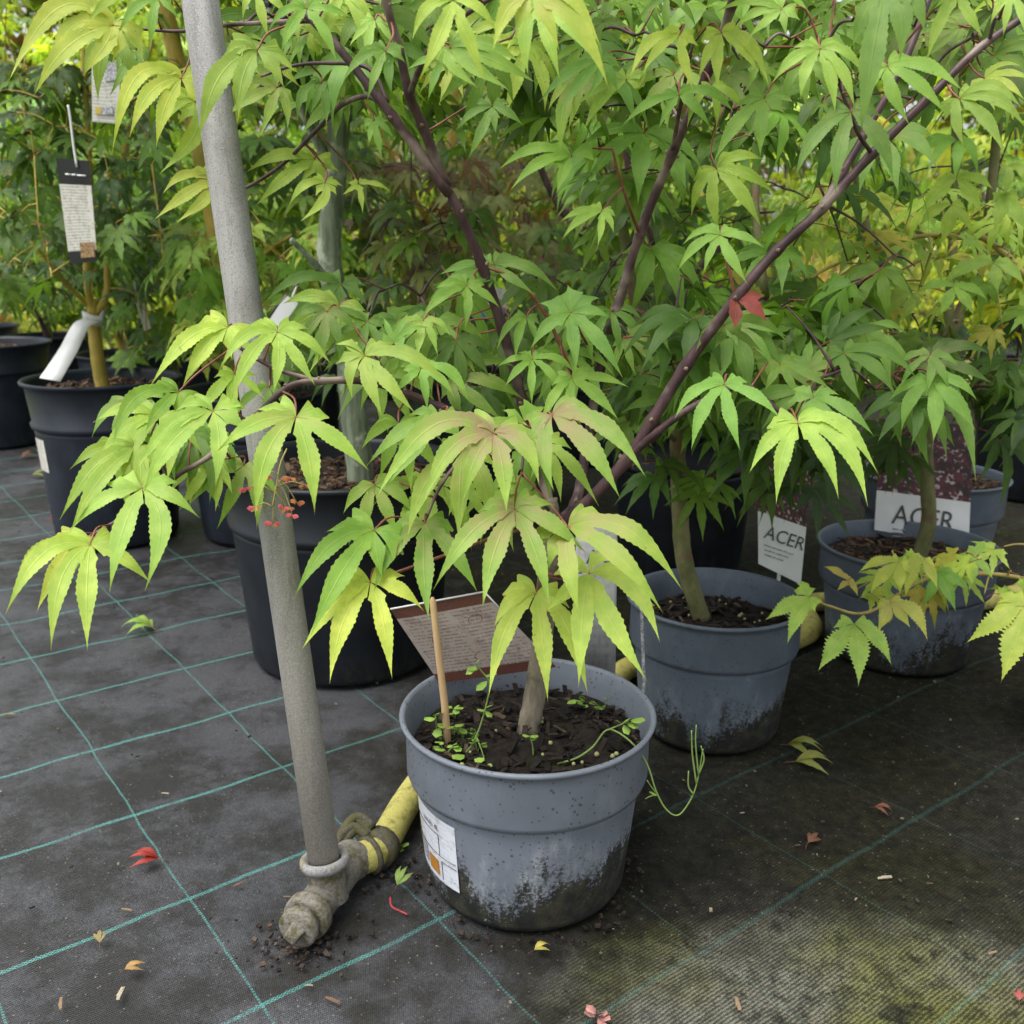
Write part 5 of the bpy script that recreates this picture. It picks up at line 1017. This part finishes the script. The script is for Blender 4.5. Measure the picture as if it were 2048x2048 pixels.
pods = [([aty(1312, 1495, yb-.012), aty(1303, 1480, yb-.012), aty(1303, 1452, yb-.012)], .0011), ([aty(1318, 1475, yb-.01), aty(1310, 1420, yb-.01), aty(1308, 1375, yb-.01)], .0011), ([aty(1322, 1460, yb-.01), aty(1316, 1400, yb-.01), aty(1317, 1365, yb-.01)], .0010), ([aty(1322, 1458, yb-.01), aty(1332, 1430, yb-.01), aty(1326, 1404, yb-.01)], .0011), ([aty(1246, 1497, yb-.012), aty(1235, 1485, yb-.015), aty(1225, 1470, yb-.018)], .0008), ([aty(1246, 1497, yb-.012), aty(1232, 1500, yb-.018), aty(1222, 1505, yb-.02)], .0008), ([aty(1150, 1376, yb+.015), aty(1175, 1365, yb+.02), aty(1190, 1358, yb+.02)], .0009)]
weed('long stemmed weed trailing over the pot rim with upright seed pods', [(Z_, .0011)] + pods, [(aty(1178, 1362, yb+.02), Vector((.6, -.4, .6)), .009), (aty(1185, 1362, yb+.02), Vector((.9, -.4, -.2)), .011), (aty(1192, 1358, yb+.02), Vector((1, -.3, .2)), .013), (aty(1180, 1366, yb+.02), Vector((.3, -.5, -.5)), .009), (aty(1172, 1362, yb+.02), Vector((-.4, -.5, .5)), .008), (aty(1244, 1497, yb-.012), Vector((-.8, -.3, .4)), .008)], r0)
r0 = atz(1010, 1425, zs1)
weed('pale little seedling in the middle of the pot soil', [([r0, aty(1008, 1405, r0.y), aty(1003, 1388, r0.y)], .0010)], [(aty(1003, 1388, r0.y), Vector((-.8, -.4, .2)), .007), (aty(1003, 1388, r0.y), Vector((.8, -.4, .1)), .008), (aty(1006, 1395, r0.y), Vector((.7, -.5, .3)), .006)], r0)
r9 = random.Random(12)
for (vx, vy, nm) in ((862, 1358, 'small pale weed tuft between bamboo stick and care card'), (1095, 1335, 'small green weed rosette beside the maple trunk in the pot'), (905, 1420, 'tiny weed tuft at the front of the pot soil'), (1140, 1345, 'scattered cress like seedling near the right rim of the pot'), (845, 1428, 'weed sprig against the inside of the front pot rim')):
    r0 = atz(vx, vy, zs1); tips_ = [r0 + Vector((r9.uniform(-.010, .010), r9.uniform(-.008, .008), r9.uniform(.006, .018))) for _ in range(5)]
    weed(nm, [([r0, (r0+t_i)/2 + Vector((0, 0, .002)), t_i], .0006) for t_i in tips_], [(t_i, Vector((r9.uniform(-1, 1), -r9.uniform(.2, 1), r9.uniform(-.2, .6))), r9.uniform(.005, .009)) for t_i in tips_ for _ in range(2)], r0)
r0 = atz(760, 1608, 0)
weed('tiny two leaved seedling on the mat beside the yellow hose', [([r0, r0+Vector((0, 0, .008))], .0008)], [(r0+Vector((0, 0, .008)), Vector((.8, -.3, .3)), .010), (r0+Vector((0, 0, .008)), Vector((-.8, -.3, .3)), .010), (r0+Vector((0, 0, .006)), Vector((.2, -.9, .0)), .008)], r0)
mo = MB(); r5 = random.Random(8); mc = atz(868, 1392, zs1)
for _ in range(260):
    a = r5.uniform(0, 6.28); d = .02*math.sqrt(r5.random()); p = mc + Vector((d*math.cos(a)*1.1, d*math.sin(a), r5.uniform(0, .008)*(1-d/.022))); disc_leaf(mo, p, Vector((r5.uniform(-1, 1), r5.uniform(-1, 1), r5.uniform(0, 1))), r5.uniform(.003, .006), .0016, 0)
o = mo.build('moss', M_MOSS, pot1, pot1.location); o['kind'] = 'stuff'
gr = MB(); r5 = random.Random(4)
for pot_, n in ((pot1, 15), (pot2, 20)):
    gr = MB(); zz = zs1 if pot_ is pot1 else zs2; Rs = .115 if pot_ is pot1 else .10
    for _ in range(n):
        a = r5.uniform(0, 6.28); d = Rs*math.sqrt(r5.random()); q = r5.uniform(.0014, .0032); lathe(gr, [(0, -q), (q*.75, -q*.6), (q, 0), (q*.7, q*.7), (0, q)], 8, 0, Vector((d*math.cos(a), d*math.sin(a), zz+.006)))
    o = gr.build('fertiliser_granules', M_PERL, pot_); o['kind'] = 'stuff'

# ------------------------------------------------------------------ litter on the mat
TPLD = [template('fallen_leaf_blade', 500+i, 9, 1, .12, *q, wid=.115, n=k, web=.3, pet=True) for i, (q, k) in enumerate([((.3, .2, .9), 3), ((.5, .3, .9), 5), ((.2, .25, 1.0), 3), ((.6, .3, .8), 4)])]
def fallen(vx, vy, k, size, label, ang, colr=None, tilt=.1, z=.006, tpl=None):
    p = atz(vx, vy, z); e = empty('fallen_leaf', p); tag(e, label, 'fallen leaf')
    ch = Vector((math.cos(ang), math.sin(ang), tilt))*size; o = place((tpl or TPLD)[int(size*1000) % 4], e, p, ch, (UP+Vector((rng.uniform(-.2, .2), -.25, 0))), k, .2); o.name = 'blade'
    if colr: o.color = (*colr, 1)
RED_ = (.36, .045, .04)
fallen(305, 1625, 'r', .034, 'small bright red fallen maple leaf on a teal grid line', 3.4, RED_, .15)
fallen(755, 1672, 'g', .022, 'green fallen leaf with red stalk beside the stickered pot', 1.1, (.30, .42, .12), .5, .014)
fallen(290, 1190, 'l', .055, 'pale green fallen leaf on the mat left of the pipe', 3.3, None, .1)
fallen(1490, 1400, 'l', .05, 'yellow green withered leaf beside the algae blotched pot', -.6, (.30, .32, .09), .1)
fallen(1505, 1432, 'l', .05, 'curled yellow green leaf flat on the dark mat', -.2, (.32, .34, .10), .05)
fallen(1655, 1517, 'r', .022, 'small pinkish brown scrap of leaf on the right of the mat', -.6, (.30, .12, .09))
fallen(1530, 1585, 'r', .024, 'crumpled rust brown leaf scrap on the mossy mat', .8, (.20, .09, .06))
fallen(242, 1835, 'r', .020, 'tan torn leaf scrap on the left of the mat', .4, (.42, .26, .11))
fallen(195, 1785, 'r', .018, 'pale dried leaf scrap between teal lines', 2.0, (.36, .28, .16))
fallen(1990-60, 1880, 'r', .016, 'tiny red leaf scrap on the mossy front corner', 1.2, (.38, .10, .10))
fallen(1015, 1792, 'y', .018, 'thin yellow leaf sliver at the foot of the stickered pot', .5, (.5, .45, .12), .0)
fallen(60, 905, 'l', .05, 'pale leaf lying on the mat left of the dark pot', .3, (.26, .29, .10))
fallen(40, 870, 'r', .05, 'brown leaf lying near the far left pot', .9, (.22, .12, .07))
fallen(95, 985, 'r', .045, 'dull red leaf lying under the yellow leaf tips', .2, (.20, .05, .05))
e = empty('fallen_flower', atz(1135, 1915, .004)); tag(e, 'crumpled pink flower scrap on the front edge of the mat', 'flower'); mb = MB()
for i in range(7):
    d = Vector((rng.uniform(-1, 1), rng.uniform(-1, 1), rng.uniform(.0, .7))); disc_leaf(mb, atz(1135, 1915, .003)+d*.002, d, rng.uniform(.010, .017), .0045, 0)
mb.build('petals', simple('pink_petal', rgb(.27, .13, .115), .7, .3, 100, .5), e, e.location)
st = MB(); P = [atz(742, 1695, .01), atz(745, 1712, .009), atz(760, 1720, .005), atz(775, 1727, .003)]
e = empty('leaf_stalk', P[0]); tag(e, 'curved red leaf stalk lying beside the stickered pot', 'leaf stalk'); tube(st, spline(P, 4), .0011, 6); st.build('stalk', M_RED, e, e.location)
CH = [mesh('chip', *(lambda b: (b.v, b.f))((lambda b: (box(b, (0, 0, 0), 1, .38, .2, Matrix.Rotation(.2, 3, 'Y')), box(b, (.1, .12, .05), .7, .3, .14, Matrix.Rotation(-.25, 3, 'Z')), b)[-1])(MB())), simple('litter_%d' % i, c, .8, .3, 200, .4), None, False) for i, c in enumerate([rgb(.22, .15, .09), rgb(.12, .075, .05), rgb(.30, .26, .19), rgb(.07, .05, .035)])]
for i, (vx, vy, l, a, k) in enumerate([(316, 1502, .012, .2, 2), (455, 1673, .014, .6, 1), (635, 1890, .020, -.3, 1), (548, 1695, .010, .3, 0), (20, 1355, .022, .3, 0), (245, 1722, .014, .1, 0), (122, 1960-60, .018, 1.9, 0), (235, 1880, .024, 1.7, 2), (1400, 1890, .024, 1.5, 0), (1405, 1530, .008, .3, 2), (1675, 1650, .020, 0, 2), (1510, 1660-70, .010, .4, 1), (570, 1830-40, .03, .3, 1), (630, 1660, .012, .2, 1), (720, 1285, .03, 1.2, 3), (590, 1862, .01, .3, 2), (1760, 1660, .01, .2, 1), (1880, 1790, .014, .4, 0)]):
    p = atz(vx, vy, .004); o = obj('bark_chip', CH[k], None, p); o.scale = (l*.8, l*.35, l*.3); o.rotation_euler = (rng.uniform(-.3, .3), rng.uniform(-.2, .2), a); tag(o, 'small dry chip of bark lying on the weed mat', 'bark chip', 'bark chips scattered over the mat')
lt = MB(); r6 = random.Random(77)
for _ in range(2600):
    x, y = r6.uniform(-1.3, 1.3), r6.uniform(.5, 2.6)
    dens = .35 + .65*noise.noise((x*3, y*3, 9)) + (.3 if x > .0 else 0)
    if r6.random() > dens: continue
    l = r6.uniform(.0012, .005)*r6.uniform(.7, 1.2); box(lt, (x, y, .004+l*.12), l, l*r6.uniform(.3, .9), l*.35, rot3(r6))
tag(lt.build('ground_litter', chip_mat('litter_crumbs', rgb(.02, .016, .012), rgb(.09, .07, .05), rgb(.24, .21, .15), .80), smooth=False), 'fine crumbs of soil and bark strewn over the weed mat', 'litter', kind='stuff'); lt = MB()
for _ in range(420):   # dirt heaped along the hose and pot feet
    q = r6.choice([(tc - hd_*.05, .05), (tc+hd_*.08, .05), (Vector((.018, .967, 0)), None)])
    if q[1] is None: a = r6.uniform(0, 6.28); p = q[0] + Vector((math.cos(a), math.sin(a), 0))*r6.uniform(.11, .135)
    else: p = q[0] + Vector((r6.gauss(.01, 1)*q[1]*.5, r6.gauss(-.3, 1)*q[1]*.4, 0))
    l = r6.uniform(.0015, .006); box(lt, (p.x, p.y, .004+l*.1), l, l*r6.uniform(.4, .9), l*.5, rot3(r6))
tag(lt.build('soil_crumbs', M_CHIP, smooth=False), 'dark soil crumbs heaped round the pipe fitting and the stickered pot', 'soil', kind='stuff')
